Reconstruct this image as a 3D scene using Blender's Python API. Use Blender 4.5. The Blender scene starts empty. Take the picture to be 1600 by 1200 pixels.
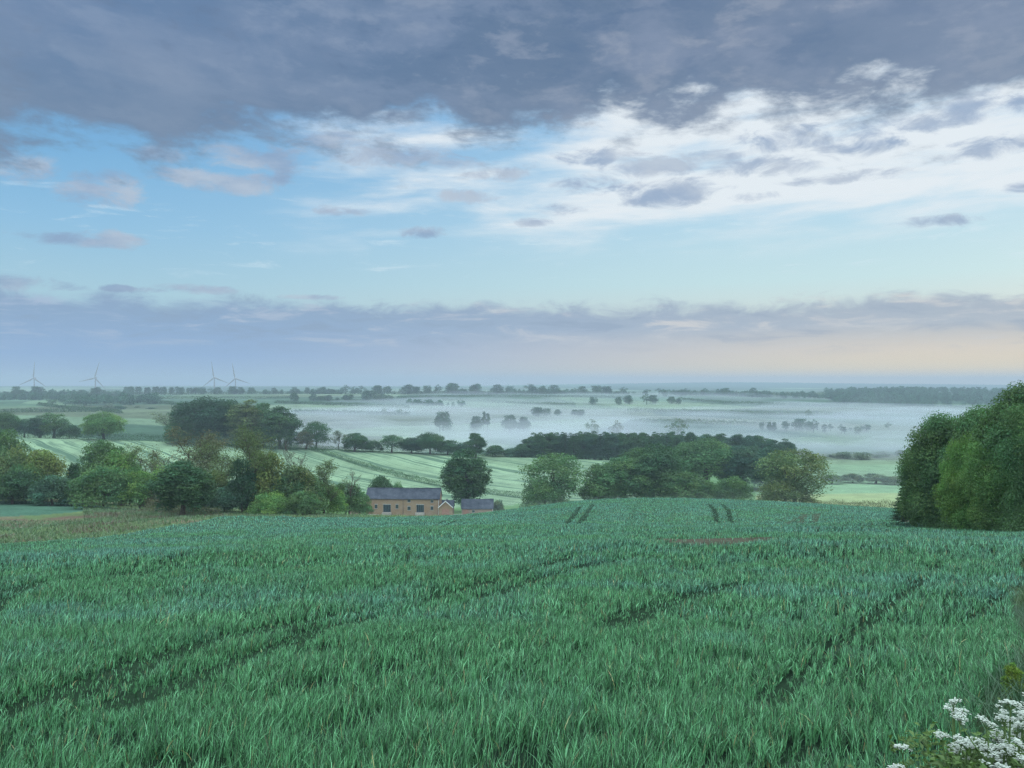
import bpy, math, random
import numpy as np
from mathutils import Vector, Matrix

scene = bpy.context.scene
COL = scene.collection
R = math.radians

# ------------------------------------------------------------------ camera
FPX = 1209.0            # focal length in photo pixels (1600 wide)
cam_d = bpy.data.cameras.new('camera')
cam_d.sensor_width = 36.0
cam_d.lens = 36.0 * FPX / 1600.0
cam_d.clip_start = 0.1
cam_d.clip_end = 40000.0
cam = bpy.data.objects.new('camera', cam_d)
COL.objects.link(cam)
cam.location = (0, 0, 0)
cam.rotation_euler = (R(90), 0, 0)
scene.camera = cam

# ------------------------------------------------------------------ render settings
scene.view_settings.view_transform = 'Standard'
scene.view_settings.look = 'None'
scene.view_settings.exposure = 0.0
scene.view_settings.gamma = 1.0
scene.view_settings.use_curve_mapping = False
cy = scene.cycles
cy.max_bounces = 8
cy.diffuse_bounces = 3
cy.glossy_bounces = 2
cy.transmission_bounces = 4
cy.transparent_max_bounces = 8
cy.volume_bounces = 2
cy.use_adaptive_sampling = True
cy.adaptive_threshold = 0.006
cy.denoising_prefilter = 'NONE'
cy.caustics_reflective = False
cy.caustics_refractive = False

# ------------------------------------------------------------------ sun
SUN_EL, SUN_AZ = 13.0, 58.0     # low early sun, behind cloud, to the right
sd = bpy.data.lights.new('sun', 'SUN')
sd.energy = 0.6
sd.angle = R(14)
sd.color = (1.0, 0.88, 0.74)
sun = bpy.data.objects.new('sun', sd)
COL.objects.link(sun)
sv = Vector((math.sin(R(SUN_AZ)) * math.cos(R(SUN_EL)), math.cos(R(SUN_AZ)) * math.cos(R(SUN_EL)), math.sin(R(SUN_EL))))
sun.rotation_euler = (-sv).to_track_quat('-Z', 'Y').to_euler()

# ------------------------------------------------------------------ sky
class NT:
    """small helper to chain shader nodes"""
    def __init__(self, nt):
        self.nt = nt
        self.n = nt.nodes
        self.l = nt.links
    def put(self, sock, v):
        if v is None:
            return
        if hasattr(v, 'is_linked') or isinstance(v, bpy.types.NodeSocket):
            self.l.new(v, sock)
        else:
            sock.default_value = v
    def m(self, op, a, b=None, c=None, clamp=False):
        nd = self.n.new('ShaderNodeMath'); nd.operation = op; nd.use_clamp = clamp
        for s, v in zip(nd.inputs, (a, b, c)):
            self.put(s, v)
        return nd.outputs[0]
    def add(self, a, b): return self.m('ADD', a, b)
    def sub(self, a, b): return self.m('SUBTRACT', a, b)
    def mul(self, a, b): return self.m('MULTIPLY', a, b)
    def mx(self, a, b): return self.m('MAXIMUM', a, b)
    def mn(self, a, b): return self.m('MINIMUM', a, b)
    def ss(self, v, lo, hi, a=0.0, b=1.0):
        nd = self.n.new('ShaderNodeMapRange'); nd.interpolation_type = 'SMOOTHSTEP'; nd.clamp = True
        for s, x in zip(nd.inputs, (v, lo, hi, a, b)):
            self.put(s, x)
        return nd.outputs[0]
    def lin(self, v, lo, hi, a=0.0, b=1.0):
        nd = self.n.new('ShaderNodeMapRange'); nd.clamp = True
        for s, x in zip(nd.inputs, (v, lo, hi, a, b)):
            self.put(s, x)
        return nd.outputs[0]
    def xyz(self, x, y, z):
        nd = self.n.new('ShaderNodeCombineXYZ')
        for s, v in zip(nd.inputs, (x, y, z)):
            self.put(s, v)
        return nd.outputs[0]
    def noise(self, vec, scale, detail=4.0, rough=0.55, dist=0.0, lac=2.0):
        nd = self.n.new('ShaderNodeTexNoise')
        self.put(nd.inputs['Vector'], vec)
        nd.inputs['Scale'].default_value = scale
        nd.inputs['Detail'].default_value = detail
        nd.inputs['Roughness'].default_value = rough
        nd.inputs['Lacunarity'].default_value = lac
        nd.inputs['Distortion'].default_value = dist
        return nd.outputs[0]
    def mix(self, f, a, b, mode='MIX'):
        nd = self.n.new('ShaderNodeMix'); nd.data_type = 'RGBA'; nd.blend_type = mode
        self.put(nd.inputs[0], f)
        for s, v in ((nd.inputs[6], a), (nd.inputs[7], b)):
            if isinstance(v, tuple):
                s.default_value = (v[0], v[1], v[2], 1.0)
            else:
                self.l.new(v, s)
        return nd.outputs[2]
    def ramp(self, f, stops):
        nd = self.n.new('ShaderNodeValToRGB')
        el = nd.color_ramp.elements
        while len(el) < len(stops):
            el.new(0.5)
        for e, (p, c) in zip(el, stops):
            e.position = p; e.color = (c[0], c[1], c[2], 1.0)
        self.put(nd.inputs[0], f)
        return nd.outputs[0]

def S(r, g, b):
    """sRGB 0-255 to linear"""
    return tuple(((c / 255 + 0.055) / 1.055) ** 2.4 if c > 10.3 else c / 255 / 12.92 for c in (r, g, b))

world = bpy.data.worlds.new('World')
scene.world = world
world.use_nodes = True
wt = world.node_tree
wt.nodes.clear()
w = NT(wt)
tc = wt.nodes.new('ShaderNodeTexCoord')
sep = wt.nodes.new('ShaderNodeSeparateXYZ')
wt.links.new(tc.outputs['Generated'], sep.inputs[0])
dx, dy, dz = sep.outputs
el = w.mul(w.m('ARCSINE', dz), 180 / math.pi)             # elevation in degrees
az = w.mul(w.m('ARCTAN2', dx, dy), 180 / math.pi)         # azimuth in degrees, 0 = north
# coordinates on a flat cloud sheet overhead
den = w.add(w.mx(dz, 0.0), 0.085)
P = w.xyz(w.m('DIVIDE', dx, den), w.m('DIVIDE', dy, den), 0.0)
# angular coordinates for single small clouds
A = w.xyz(w.mul(az, 0.1), w.mul(el, 0.1), 0.0)

# clear sky: Nishita with the low sun, blended into the hazy dawn gradient
nish = wt.nodes.new('ShaderNodeTexSky')
nish.sky_type = 'NISHITA'
nish.sun_disc = False
nish.sun_elevation = R(SUN_EL)
nish.sun_rotation = R(SUN_AZ)
nish.altitude = 150
nish.air_density = 1.2
nish.dust_density = 1.5
e01 = w.lin(el, 0.0, 30.0)
left = w.ramp(e01, [(0.0, S(150, 178, 208)), (0.2, S(172, 212, 230)), (0.35, S(146, 198, 234)), (0.5, S(122, 182, 228)), (1.0, S(70, 128, 205))])
right = w.ramp(e01, [(0.0, S(232, 214, 192)), (0.1, S(222, 222, 214)), (0.24, S(200, 232, 238)), (0.4, S(184, 222, 243)), (0.55, S(170, 212, 242)), (1.0, S(110, 165, 225))])
fr = w.ss(az, -34.0, 20.0)
clear = w.mix(fr, left, right)
nsc = w.mix(1.0, nish.outputs[0], (0.09, 0.09, 0.09), 'MULTIPLY')
clear = w.mix(0.12, clear, nsc)

fA = w.noise(P, 0.85, 7.0, 0.56, 0.25)          # deck shape
QA = w.xyz(w.mul(w.add(az, w.mul(el, 0.25)), 0.062), w.mul(el, 0.15), 2.0)
fB = w.noise(QA, 2.2, 6.0, 0.6, 0.2)             # deck texture
# --- high white veil, streaked
Pst = w.xyz(w.mul(w.add(az, w.mul(el, -0.9)), 0.055), w.mul(el, 0.30), 3.7)
fC = w.noise(Pst, 1.6, 6.0, 0.56, 0.25)
bandL = w.mul(w.ss(el, 7.6, 12.0), w.ss(az, -27.0, -6.0))
bandR = w.mul(w.ss(el, 10.4, 13.0), w.ss(az, 0.0, 14.0))
veil = w.ss(w.add(fC, w.add(w.mul(bandL, 0.17), w.mul(bandR, 0.17))), 0.52, 0.88)
veil = w.mul(veil, w.mx(bandL, bandR))
sky = w.mix(w.mul(veil, 0.90), clear, S(236, 242, 246))
thin = w.mul(w.ss(w.noise(Pst, 3.4, 6.0, 0.62, 0.5), 0.56, 0.78), w.mul(w.ss(el, 6.5, 8.5), w.ss(el, 16.0, 11.0)))
sky = w.mix(w.mul(thin, 0.55), sky, S(226, 240, 248))

# --- small loose clouds: (azimuth, elevation, half width, half height, strength)
blobs = [(-30.0, 9.2, 2.7, 0.42, 1.0), (-27.2, 9.5, 1.8, 0.55, 0.9), (-32.0, 9.3, 1.2, 0.3, 0.9), (-32.4, 13.2, 2.6, 1.0, 0.8), (-28.0, 12.4, 2.8, 0.9, 1.0), (-27.6, 13.2, 2.6, 0.6, 0.9),
         (-21.2, 13.7, 3.4, 0.62, 1.25), (-17.2, 14.2, 2.4, 0.45, 0.9), (-3.4, 13.6, 2.2, 0.45, 0.85), (-6.8, 11.0, 1.7, 0.42, 0.9), (5.8, 14.4, 2.7, 0.8, 0.9),
         (11.4, 13.6, 3.0, 0.85, 1.3), (10.0, 15.4, 3.6, 0.75, 1.0), (18.6, 15.0, 4.4, 0.7, 0.9), (28.5, 10.4, 3.4, 0.4, 0.7), (33.5, 12.0, 1.2, 0.4, 0.7), (21.0, 16.5, 6.0, 0.8, 0.9),
         (-32.5, 6.3, 2.2, 0.5, 1.0), (-30.0, 6.2, 1.4, 0.35, 0.9), (-27.0, 6.3, 1.1, 0.2, 0.9), (-22.6, 6.5, 2.4, 0.35, 1.0), (-24.5, 6.3, 1.2, 0.25, 0.8), (-14.5, 6.2, 2.6, 0.2, 0.9), (33.0, 14.5, 4.0, 0.7, 0.9),
         (-9.0, 16.2, 5.0, 0.9, 0.9), (-17.5, 15.4, 4.0, 0.9, 1.0), (30.0, 17.0, 5.0, 0.9, 0.9), (3.0, 12.7, 2.2, 0.5, 0.7), (24.0, 13.8, 5.0, 0.45, 0.6), (-12.0, 12.4, 2.2, 0.4, 0.8), (-1.0, 15.2, 2.6, 0.5, 0.9), (1.5, 11.8, 1.6, 0.3, 0.7), (7.0, 16.2, 3.0, 0.6, 0.95), (14.5, 16.0, 3.0, 0.55, 0.95),
         (24.0, 15.6, 3.4, 0.6, 0.95), (-13.0, 17.0, 3.6, 0.7, 0.95), (-4.5, 15.9, 3.0, 0.5, 0.9), (17.0, 13.0, 2.4, 0.35, 0.7), (-24.0, 15.2, 3.0, 0.5, 0.8)]
acc = None
for (ba, be, bw, bh, bs) in blobs:
    qx = w.mul(w.sub(az, ba), 1.0 / bw)
    qy = w.mul(w.sub(el, be), 1.0 / bh)
    d2 = w.add(w.mul(qx, qx), w.mul(qy, qy))
    g = w.m('SUBTRACT', bs, w.mul(d2, 0.55))
    acc = g if acc is None else w.mx(acc, g)
fD = w.noise(w.xyz(w.mul(az, 0.10), w.mul(el, 0.22), 0.0), 3.2, 7.0, 0.62, 0.5)
small = w.ss(w.add(acc, w.mul(w.sub(fD, 0.5), 3.6)), 0.12, 1.15)
small_col = w.mix(w.ss(fB, 0.35, 0.65), S(140, 164, 196), S(184, 196, 212))
sky = w.mix(w.mul(small, 0.86), sky, small_col)

# --- low bank above the horizon
el_low = w.add(6.15, w.add(w.mul(w.sub(fD, 0.5), 3.0), w.mul(w.sub(w.noise(w.xyz(w.mul(az, 0.05), 0.0, 9.0), 2.0, 3.0, 0.5), 0.5), 1.6)))
low = w.ss(w.sub(el_low, el), -0.1, 1.2)
lowcol_l = w.ramp(w.lin(el, 0.0, 6.5), [(0.0, S(156, 182, 212)), (0.3, S(140, 172, 214)), (0.7, S(138, 166, 200)), (1.0, S(138, 160, 192))])
lowcol_r = w.ramp(w.lin(el, 0.0, 6.5), [(0.0, S(250, 226, 192)), (0.16, S(255, 226, 172)), (0.36, S(232, 214, 190)), (0.62, S(178, 186, 197)), (1.0, S(158, 172, 192))])
lowcol = w.mix(w.ss(az, -24.0, 34.0), lowcol_l, lowcol_r)
tex_low = w.noise(w.xyz(w.mul(az, 0.06), w.mul(el, 0.30), 5.0), 3.5, 7.0, 0.6, 0.4)
lowcol = w.mix(w.mul(w.ss(tex_low, 0.50, 0.72), w.ss(el, 1.2, 4.5)), lowcol, w.mix(fr, S(168, 186, 212), S(212, 210, 210)))
lowcol = w.mix(w.mul(w.ss(tex_low, 0.5, 0.3), w.mul(w.ss(el, 1.5, 4.0), 0.5)), lowcol, S(136, 154, 182))
sky = w.mix(w.mul(low, 0.93), sky, lowcol)

# --- dark stratocumulus deck
az2 = w.mul(az, az)
edge = w.add(w.add(16.9, w.mul(az2, -0.0020)), w.mul(az, 0.024))
bias = w.mul(w.sub(el, edge), 0.17)
for (ba, be, bw, bh, bs) in [(17.2, 19.2, 1.7, 0.9, 0.75), (5.8, 18.4, 2.6, 0.8, 0.6), (-6.0, 19.0, 1.6, 1.5, 0.55), (-9.0, 18.2, 2.2, 0.7, 0.5), (24.5, 20.2, 2.2, 1.0, 0.35), (15.0, 17.0, 2.4, 0.7, 0.5), (9.0, 20.5, 3.0, 0.8, 0.3), (31.0, 17.0, 3.0, 1.0, 0.5), (-1.0, 22.0, 3.0, 0.7, 0.25)]:
    qx = w.mul(w.sub(az, ba), 0.7 / bw); qy = w.mul(w.sub(el, be), 0.7 / bh)
    bias = w.sub(bias, w.mul(bs * 0.62, w.m('EXPONENT', w.mul(w.add(w.mul(qx, qx), w.mul(qy, qy)), -1.0))))
fE = w.noise(QA, 4.2, 7.0, 0.60, 0.15)
deck = w.ss(w.add(bias, w.mul(w.sub(w.add(w.mul(fA, 0.15), w.add(w.mul(fB, 0.35), w.mul(fE, 0.5))), 0.5), 3.3)), -0.12, 0.50)
deckcol = w.mix(w.ss(az, -34.0, 6.0), S(90, 124, 164), S(101, 124, 154))
deckcol = w.mix(w.ss(fB, 0.42, 0.70), deckcol, w.mix(fr, S(112, 138, 172), S(126, 142, 168)))
deckcol = w.mix(w.mul(w.ss(fE, 0.50, 0.68), 0.7), deckcol, w.mix(fr, S(122, 146, 178), S(150, 160, 178)))
deckcol = w.mix(w.mul(w.ss(fE, 0.47, 0.33), 0.6), deckcol, S(90, 116, 150))
deckcol = w.mix(w.mul(w.ss(fA, 0.56, 0.34), 0.4), deckcol, S(146, 160, 184))
deckcol = w.mix(w.mul(w.ss(el, 24.0, 15.5), 0.45), deckcol, S(121, 141, 163))
sky = w.mix(deck, sky, deckcol)

# the unseen sky above and behind: overcast made brighter to light the land
up = w.mx(w.ss(el, 29.0, 50.0), w.mul(w.ss(dy, 0.35, -0.4), w.ss(el, 2.0, 20.0)))
sky = w.mix(up, sky, (ZEN * 0.86, ZEN * 1.0, ZEN * 1.13) if (ZEN := 3.0) else None)
# below the horizon
sky = w.mix(w.ss(el, -0.3, -4.0), sky, S(120, 140, 150))

bg = wt.nodes.new('ShaderNodeBackground')
scl = w.mix(1.0, sky, (10.0, 10.0, 10.0), 'MULTIPLY')
wt.links.new(scl, bg.inputs['Color'])
bg.inputs['Strength'].default_value = 0.1
wo = wt.nodes.new('ShaderNodeOutputWorld')
wt.links.new(bg.outputs[0], wo.inputs['Surface'])

# ================================================================== helpers
def hash2(ix, iy, seed):
    n = (ix.astype(np.int64) * 374761393 + iy.astype(np.int64) * 668265263 + seed * 982451653) & 0x7fffffff
    n = ((n ^ (n >> 13)) * 1274126177) & 0x7fffffff
    return ((n ^ (n >> 16)) & 0xffff) / 65535.0

def vnoise(x, y, seed=0):
    x = np.asarray(x, float); y = np.asarray(y, float)
    ix = np.floor(x); iy = np.floor(y); fx = x - ix; fy = y - iy
    fx = fx * fx * (3 - 2 * fx); fy = fy * fy * (3 - 2 * fy)
    a = hash2(ix, iy, seed); b = hash2(ix + 1, iy, seed); c = hash2(ix, iy + 1, seed); d = hash2(ix + 1, iy + 1, seed)
    return (a * (1 - fx) + b * fx) * (1 - fy) + (c * (1 - fx) + d * fx) * fy

def fbm(x, y, seed=0, octv=4, gain=0.5):
    s = 0.0; a = 1.0; t = 0.0
    for k in range(octv):
        s = s + a * vnoise(np.asarray(x) * 2 ** k + 17.3 * k, np.asarray(y) * 2 ** k - 9.1 * k, seed + k); t += a; a *= gain
    return s / t

def np_mesh(name, V, F, mat=None, col=None, smooth=False, attrs=None):
    """mesh from vertex array V (n,3) and face array F (m,k) or list of such arrays"""
    V = np.asarray(V, np.float32)
    Fs = F if isinstance(F, list) else [F]
    Fs = [np.asarray(f, np.int32) for f in Fs if len(f)]
    me = bpy.data.meshes.new(name)
    me.vertices.add(len(V)); me.vertices.foreach_set('co', V.ravel())
    loops = np.concatenate([f.ravel() for f in Fs])
    tot = np.concatenate([np.full(len(f), f.shape[1], np.int32) for f in Fs])
    start = np.concatenate([[0], np.cumsum(tot)[:-1]]).astype(np.int32)
    me.loops.add(len(loops)); me.loops.foreach_set('vertex_index', loops)
    me.polygons.add(len(tot)); me.polygons.foreach_set('loop_start', start); me.polygons.foreach_set('loop_total', tot)
    if col is not None:
        c = np.ones((len(V), 4), np.float32); c[:, :3] = col
        a = me.attributes.new('col', 'FLOAT_COLOR', 'POINT'); a.data.foreach_set('color', c.ravel())
    for k, v in (attrs or {}).items():
        a = me.attributes.new(k, 'FLOAT', 'POINT'); a.data.foreach_set('value', np.asarray(v, np.float32))
    me.polygons.foreach_set('use_smooth', np.full(len(tot), smooth))
    me.update(calc_edges=True)
    if mat: me.materials.append(mat)
    return me

def link(name, me, parent=None, label=None, cat=None, group=None, kind=None):
    o = bpy.data.objects.new(name, me)
    COL.objects.link(o)
    if parent: o.parent = parent
    if label: o['label'] = label
    if cat: o['category'] = cat
    if group: o['group'] = group
    if kind: o['kind'] = kind
    return o

def new_mat(name):
    m = bpy.data.materials.new(name); m.use_nodes = True
    m.node_tree.nodes.clear()
    n = NT(m.node_tree)
    out = m.node_tree.nodes.new('ShaderNodeOutputMaterial')
    return m, n, out

def attr(n, name, typ='GEOMETRY'):
    a = n.n.new('ShaderNodeAttribute'); a.attribute_name = name; a.attribute_type = typ
    return a

def principled(n, out, color, rough=0.8, spec=0.2, bump=None, bstr=0.3, bdist=0.05, metal=0.0):
    p = n.n.new('ShaderNodeBsdfPrincipled')
    if isinstance(color, tuple): p.inputs['Base Color'].default_value = (*color, 1)
    else: n.l.new(color, p.inputs['Base Color'])
    n.put(p.inputs['Roughness'], rough)
    p.inputs['Specular IOR Level'].default_value = spec
    p.inputs['Metallic'].default_value = metal
    if bump is not None:
        b = n.n.new('ShaderNodeBump'); b.inputs['Strength'].default_value = bstr; b.inputs['Distance'].default_value = bdist
        n.l.new(bump, b.inputs['Height']); n.l.new(b.outputs[0], p.inputs['Normal'])
    n.l.new(p.outputs[0], out.inputs['Surface'])
    return p

# ================================================================== terrain
# cross-sections of the land: at each distance, the level of the ground from left to right
# (given as sight lines from the camera position, turned into metres here)
ROWS = [
 (40,  [(-700, 905), (0, 872), (400, 862), (800, 856), (1200, 852), (1600, 850), (2300, 848)]),
 (65,  [(-700, 888), (0, 862), (400, 848), (800, 839), (1200, 834), (1600, 838), (2300, 838)]),
 (90,  [(-700, 876), (0, 856), (300, 838), (600, 827), (1000, 822), (1300, 824), (1600, 832), (2300, 835)]),
 (110, [(-700, 868), (0, 850), (300, 832), (560, 822), (800, 823), (1000, 826), (1200, 826), (1440, 815), (1600, 818), (2300, 825)]),
 (130, [(-700, 850), (0, 838), (300, 819), (560, 813), (700, 815), (900, 815), (1200, 818), (1400, 809), (1600, 812), (2300, 815)]),
 (160, [(-700, 810), (0, 805), (300, 805), (560, 810), (700, 812), (900, 796), (1050, 790), (1200, 797), (1400, 801), (1600, 808), (2300, 812)]),
 (200, [(-700, 784), (0, 784), (130, 788), (300, 798), (560, 807), (700, 809), (800, 797), (900, 782), (1020, 778), (1200, 783), (1350, 793), (1450, 799), (1600, 803), (2300, 806)]),
 (240, [(-700, 774), (0, 776), (300, 790), (560, 808), (700, 812), (900, 801), (1020, 798), (1200, 797), (1400, 797), (1600, 797), (2300, 800)]),
 (280, [(-700, 768), (0, 770), (300, 785), (560, 805), (770, 806), (900, 802), (1020, 798), (1200, 788), (1400, 784), (1600, 780), (2300, 780)]),
 (330, [(-700, 755), (0, 757), (300, 768), (560, 788), (800, 788), (1000, 780), (1200, 773), (1400, 770), (1600, 768), (2300, 768)]),
 (420, [(-700, 714), (0, 718), (300, 732), (560, 742), (800, 748), (1000, 748), (1200, 747), (1400, 748), (1600, 748), (2300, 745)]),
 (500, [(-700, 681), (0, 683), (240, 690), (480, 702), (700, 711), (800, 715), (1000, 722), (1200, 727), (1400, 735), (1600, 736), (2300, 735)]),
 (560, [(-700, 686), (0, 687), (240, 694), (480, 704), (800, 716), (1000, 722), (1200, 725), (1400, 727), (1600, 728), (2300, 726)]),
 (700, [(-700, 668), (0, 668), (240, 676), (480, 690), (800, 700), (1200, 703), (1600, 705), (2300, 705)]),
 (850, [(-700, 655), (0, 656), (240, 662), (480, 674), (800, 682), (1200, 683), (1600, 686), (2300, 686)]),
 (1000, [(-700, 644), (0, 645), (400, 652), (800, 664), (1050, 662), (1200, 665), (1600, 669), (2300, 669)]),
 (1150, [(-700, 636), (0, 637), (400, 642), (800, 650), (1050, 649), (1200, 653), (1600, 657), (2300, 657)]),
 (1350, [(-700, 627), (0, 628), (400, 631), (800, 638), (1200, 640), (1600, 646), (2300, 646)]),
 (1600, [(-700, 623), (0, 623), (400, 623), (800, 625), (1200, 630), (1600, 638), (2300, 640)]),
 (1850, [(-700, 617), (0, 618), (200, 617), (400, 616), (800, 615.5), (1000, 615.5), (1200, 619), (1450, 621), (1600, 626), (2300, 628)]),
 (2100, [(-700, 630), (0, 630), (400, 628), (800, 622), (1000, 620), (1200, 617), (1300, 614), (1420, 611.5), (1520, 613), (1600, 616), (2300, 618)]),
 (2500, [(-700, 622), (400, 622), (1000, 618), (1200, 616), (1600, 618), (2300, 618)]),
 (3500, [(-700, 610), (400, 610), (800, 611), (1200, 612), (1600, 612), (2300, 612)]),
 (5500, [(-700, 604), (0, 603.5), (400, 604), (700, 605), (900, 603), (1200, 605), (1600, 606), (2300, 606)]),
 (8000, [(-700, 603), (400, 603), (700, 603.5), (900, 600), (1000, 599), (1100, 597), (1180, 597), (1300, 599), (1450, 600), (1600, 602), (2300, 604)]),
 (13000, [(-700, 604), (800, 604), (1200, 602), (2300, 604)]),
]
_pxg = np.linspace(-700, 2300, 601)
_k = np.exp(-0.5 * (np.arange(-24, 25) / 9.0) ** 2); _k /= _k.sum()
rowY = [-60.0, 1.5, 14.0]
rowV = [None, None, None]
for Y, pts in ROWS:
    v = np.interp(_pxg, [p for p, _ in pts], [q for _, q in pts])
    v = np.convolve(np.pad(v, 24, mode='edge'), _k, mode='valid')
    rowY.append(float(Y)); rowV.append(v)
rowY = np.array(rowY)
NR = len(rowY)

def _rows(x):
    Z = np.empty((NR, x.size))
    Z[0] = -1.9 + 0 * x
    Z[1] = -2.22 + 0.010 * np.clip(x, -30, 30)
    Z[2] = -4.55 + 0.022 * np.clip(x, -40, 40)
    for i in range(3, NR):
        px = 800 + FPX * x / rowY[i]
        Z[i] = -rowY[i] * (np.interp(px, _pxg, rowV[i]) - 600.0) / FPX
    return Z

def ground0(x, y):
    x = np.atleast_1d(np.asarray(x, float)).ravel(); y = np.atleast_1d(np.asarray(y, float)).ravel()
    out = np.empty(x.size)
    for a in range(0, x.size, 60000):
        xs, ys = x[a:a + 60000], y[a:a + 60000]
        Z = _rows(xs)
        h = np.diff(rowY)[:, None]
        d = np.diff(Z, axis=0) / h
        mslope = np.zeros_like(Z)
        w1 = 2 * h[1:] + h[:-1]; w2 = h[1:] + 2 * h[:-1]
        same = d[1:] * d[:-1] > 0
        with np.errstate(divide='ignore', invalid='ignore'):
            hm = (w1 + w2) / (w1 / d[:-1] + w2 / d[1:])
        mslope[1:-1] = np.where(same, hm, 0)
        mslope[0] = d[0]; mslope[-1] = d[-1]
        yc = np.clip(ys, rowY[0], rowY[-1])
        i = np.clip(np.searchsorted(rowY, yc) - 1, 0, NR - 2)
        j = np.arange(xs.size)
        hh = rowY[i + 1] - rowY[i]; t = (yc - rowY[i]) / hh
        out[a:a + 60000] = (Z[i, j] * (2 * t ** 3 - 3 * t ** 2 + 1) + Z[i + 1, j] * (3 * t ** 2 - 2 * t ** 3)
                            + mslope[i, j] * hh * (t ** 3 - 2 * t ** 2 + t) + mslope[i + 1, j] * hh * (t ** 3 - t ** 2))
    return out

def ground(x, y):
    return ground1(x, y)

def ground1(x, y):
    x = np.atleast_1d(np.asarray(x, float)).ravel(); y = np.atleast_1d(np.asarray(y, float)).ravel()
    z = ground0(x, y)
    far = np.clip((y - 250) / 600, 0, 1)
    z = z + (fbm(x / 7, y / 7, 5, 3) - 0.5) * 0.10 + far * (fbm(x / 90, y / 60, 9, 3) - 0.5) * 3.0 * np.clip((5000 - y) / 3000, 0, 1)
    swell = np.clip((y - 6) / 12, 0, 1) * np.clip((110 - y) / 25, 0, 1)
    z = z + swell * (fbm(x / 16 + 4, y / 12, 15, 2) - 0.5) * 0.9
    # rough raised strip between the two fields on the far left
    bank = np.exp(-((y - 128 - 0.10 * (x + 60)) / 9.0) ** 2) * np.clip((-28 - x) / 20, 0, 1)
    return z + bank * (0.5 + 1.1 * fbm(x / 5, y / 5, 21, 3))

def gz(x, y):
    return float(ground(x, y)[0])

def at(px, Y):
    """world x of the sight line px at distance Y"""
    return (px - 800.0) / FPX * Y

_Ys = np.exp(np.linspace(math.log(2.5), math.log(6000), 2600))
def ray(px, v, lift=0.0):
    """point where the sight line (px, v) meets the land"""
    x = (px - 800.0) / FPX * _Ys
    zr = -(v - 600.0) / FPX * _Ys
    g = ground0(x, _Ys) + lift
    hit = np.nonzero(zr < g)[0]
    i = hit[0] if len(hit) else len(_Ys) - 1
    return x[i], _Ys[i]

def poly_dist(x, y, pts):
    d = np.full(x.shape, 1e9)
    for (ax, ay), (bx, by) in zip(pts[:-1], pts[1:]):
        ux, uy = bx - ax, by - ay
        t = np.clip(((x - ax) * ux + (y - ay) * uy) / (ux * ux + uy * uy + 1e-9), 0, 1)
        d = np.minimum(d, np.hypot(x - ax - t * ux, y - ay - t * uy))
    return d

def inside(x, y, poly):
    c = np.zeros(x.shape, bool)
    n = len(poly)
    for i in range(n):
        x0, y0 = poly[i]; x1, y1 = poly[(i + 1) % n]
        if y0 == y1: continue
        c ^= ((y0 > y) != (y1 > y)) & (x < (x1 - x0) * (y - y0) / (y1 - y0) + x0)
    return c

CROP_H = 0.42
def trail(pts, lift=CROP_H * 0.7):
    return [ray(p, v, lift) for p, v in pts]

# wheel tracks and bare streaks in the wheat
TRACKS = [(trail(p), wd) for p, wd in [
    ([(-60, 1085), (75, 1062), (225, 1020), (330, 998), (450, 972), (625, 934), (800, 895), (900, 866), (1005, 851)], 0.32),
    ([(-40, 1122), (125, 1088), (225, 1052), (325, 1030), (500, 982), (700, 937), (800, 910), (910, 881), (1000, 866)], 0.26),
    ([(958, 977), (1000, 951), (1050, 934), (1125, 911), (1160, 902)], 0.36),
    ([(1190, 1060), (1220, 1040), (1300, 995), (1375, 940), (1430, 905), (1474, 864)], 0.12),
    ([(-60, 960), (0, 922), (45, 908), (150, 894), (260, 884)], 0.42),
    ([(350, 895), (500, 872), (640, 858), (760, 848)], 0.22),
    ([(-80, 890), (60, 868), (200, 848), (340, 834), (480, 823), (600, 817)], 0.35),
    ([(-80, 896), (60, 874), (200, 854), (340, 839), (480, 828), (600, 820)], 0.3),
    ([(1080, 1146), (1110, 1135), (1140, 1124)], 0.07),
    ([(1200, 1150), (1235, 1135), (1270, 1115)], 0.07),
    ([(1500, 960), (1560, 920), (1600, 900)], 0.12),
]]
KNOLL = [(trail(p, 0.3), wd) for p, wd in [
    ([(906, 790), (899, 800), (885, 816)], 0.55), ([(926, 787), (918, 798), (904, 816)], 0.55),
    ([(1108, 786), (1117, 796), (1121, 814)], 0.55), ([(1128, 786), (1138, 796), (1142, 814)], 0.55),
    ([(745, 798), (715, 806), (688, 815)], 0.4), ([(752, 801), (722, 809), (698, 817)], 0.4),
    ([(1000, 782), (990, 798), (985, 812)], 0.10), ([(830, 793), (806, 803), (790, 814)], 0.12), ([(1045, 781), (1050, 797), (1052, 812)], 0.10),
]]
SOIL = [(trail(p, 0.05), wd) for p, wd in [
    ([(1000, 850), (1050, 849), (1090, 845), (1130, 837), (1190, 834)], 0.8),
    ([(1258, 803), (1250, 818)], 0.6), ([(1276, 802), (1272, 817)], 0.6), ([(1256, 806), (1238, 814), (1228, 818)], 0.45),
    ([(1402, 808), (1425, 816)], 1.2),
]]

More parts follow.
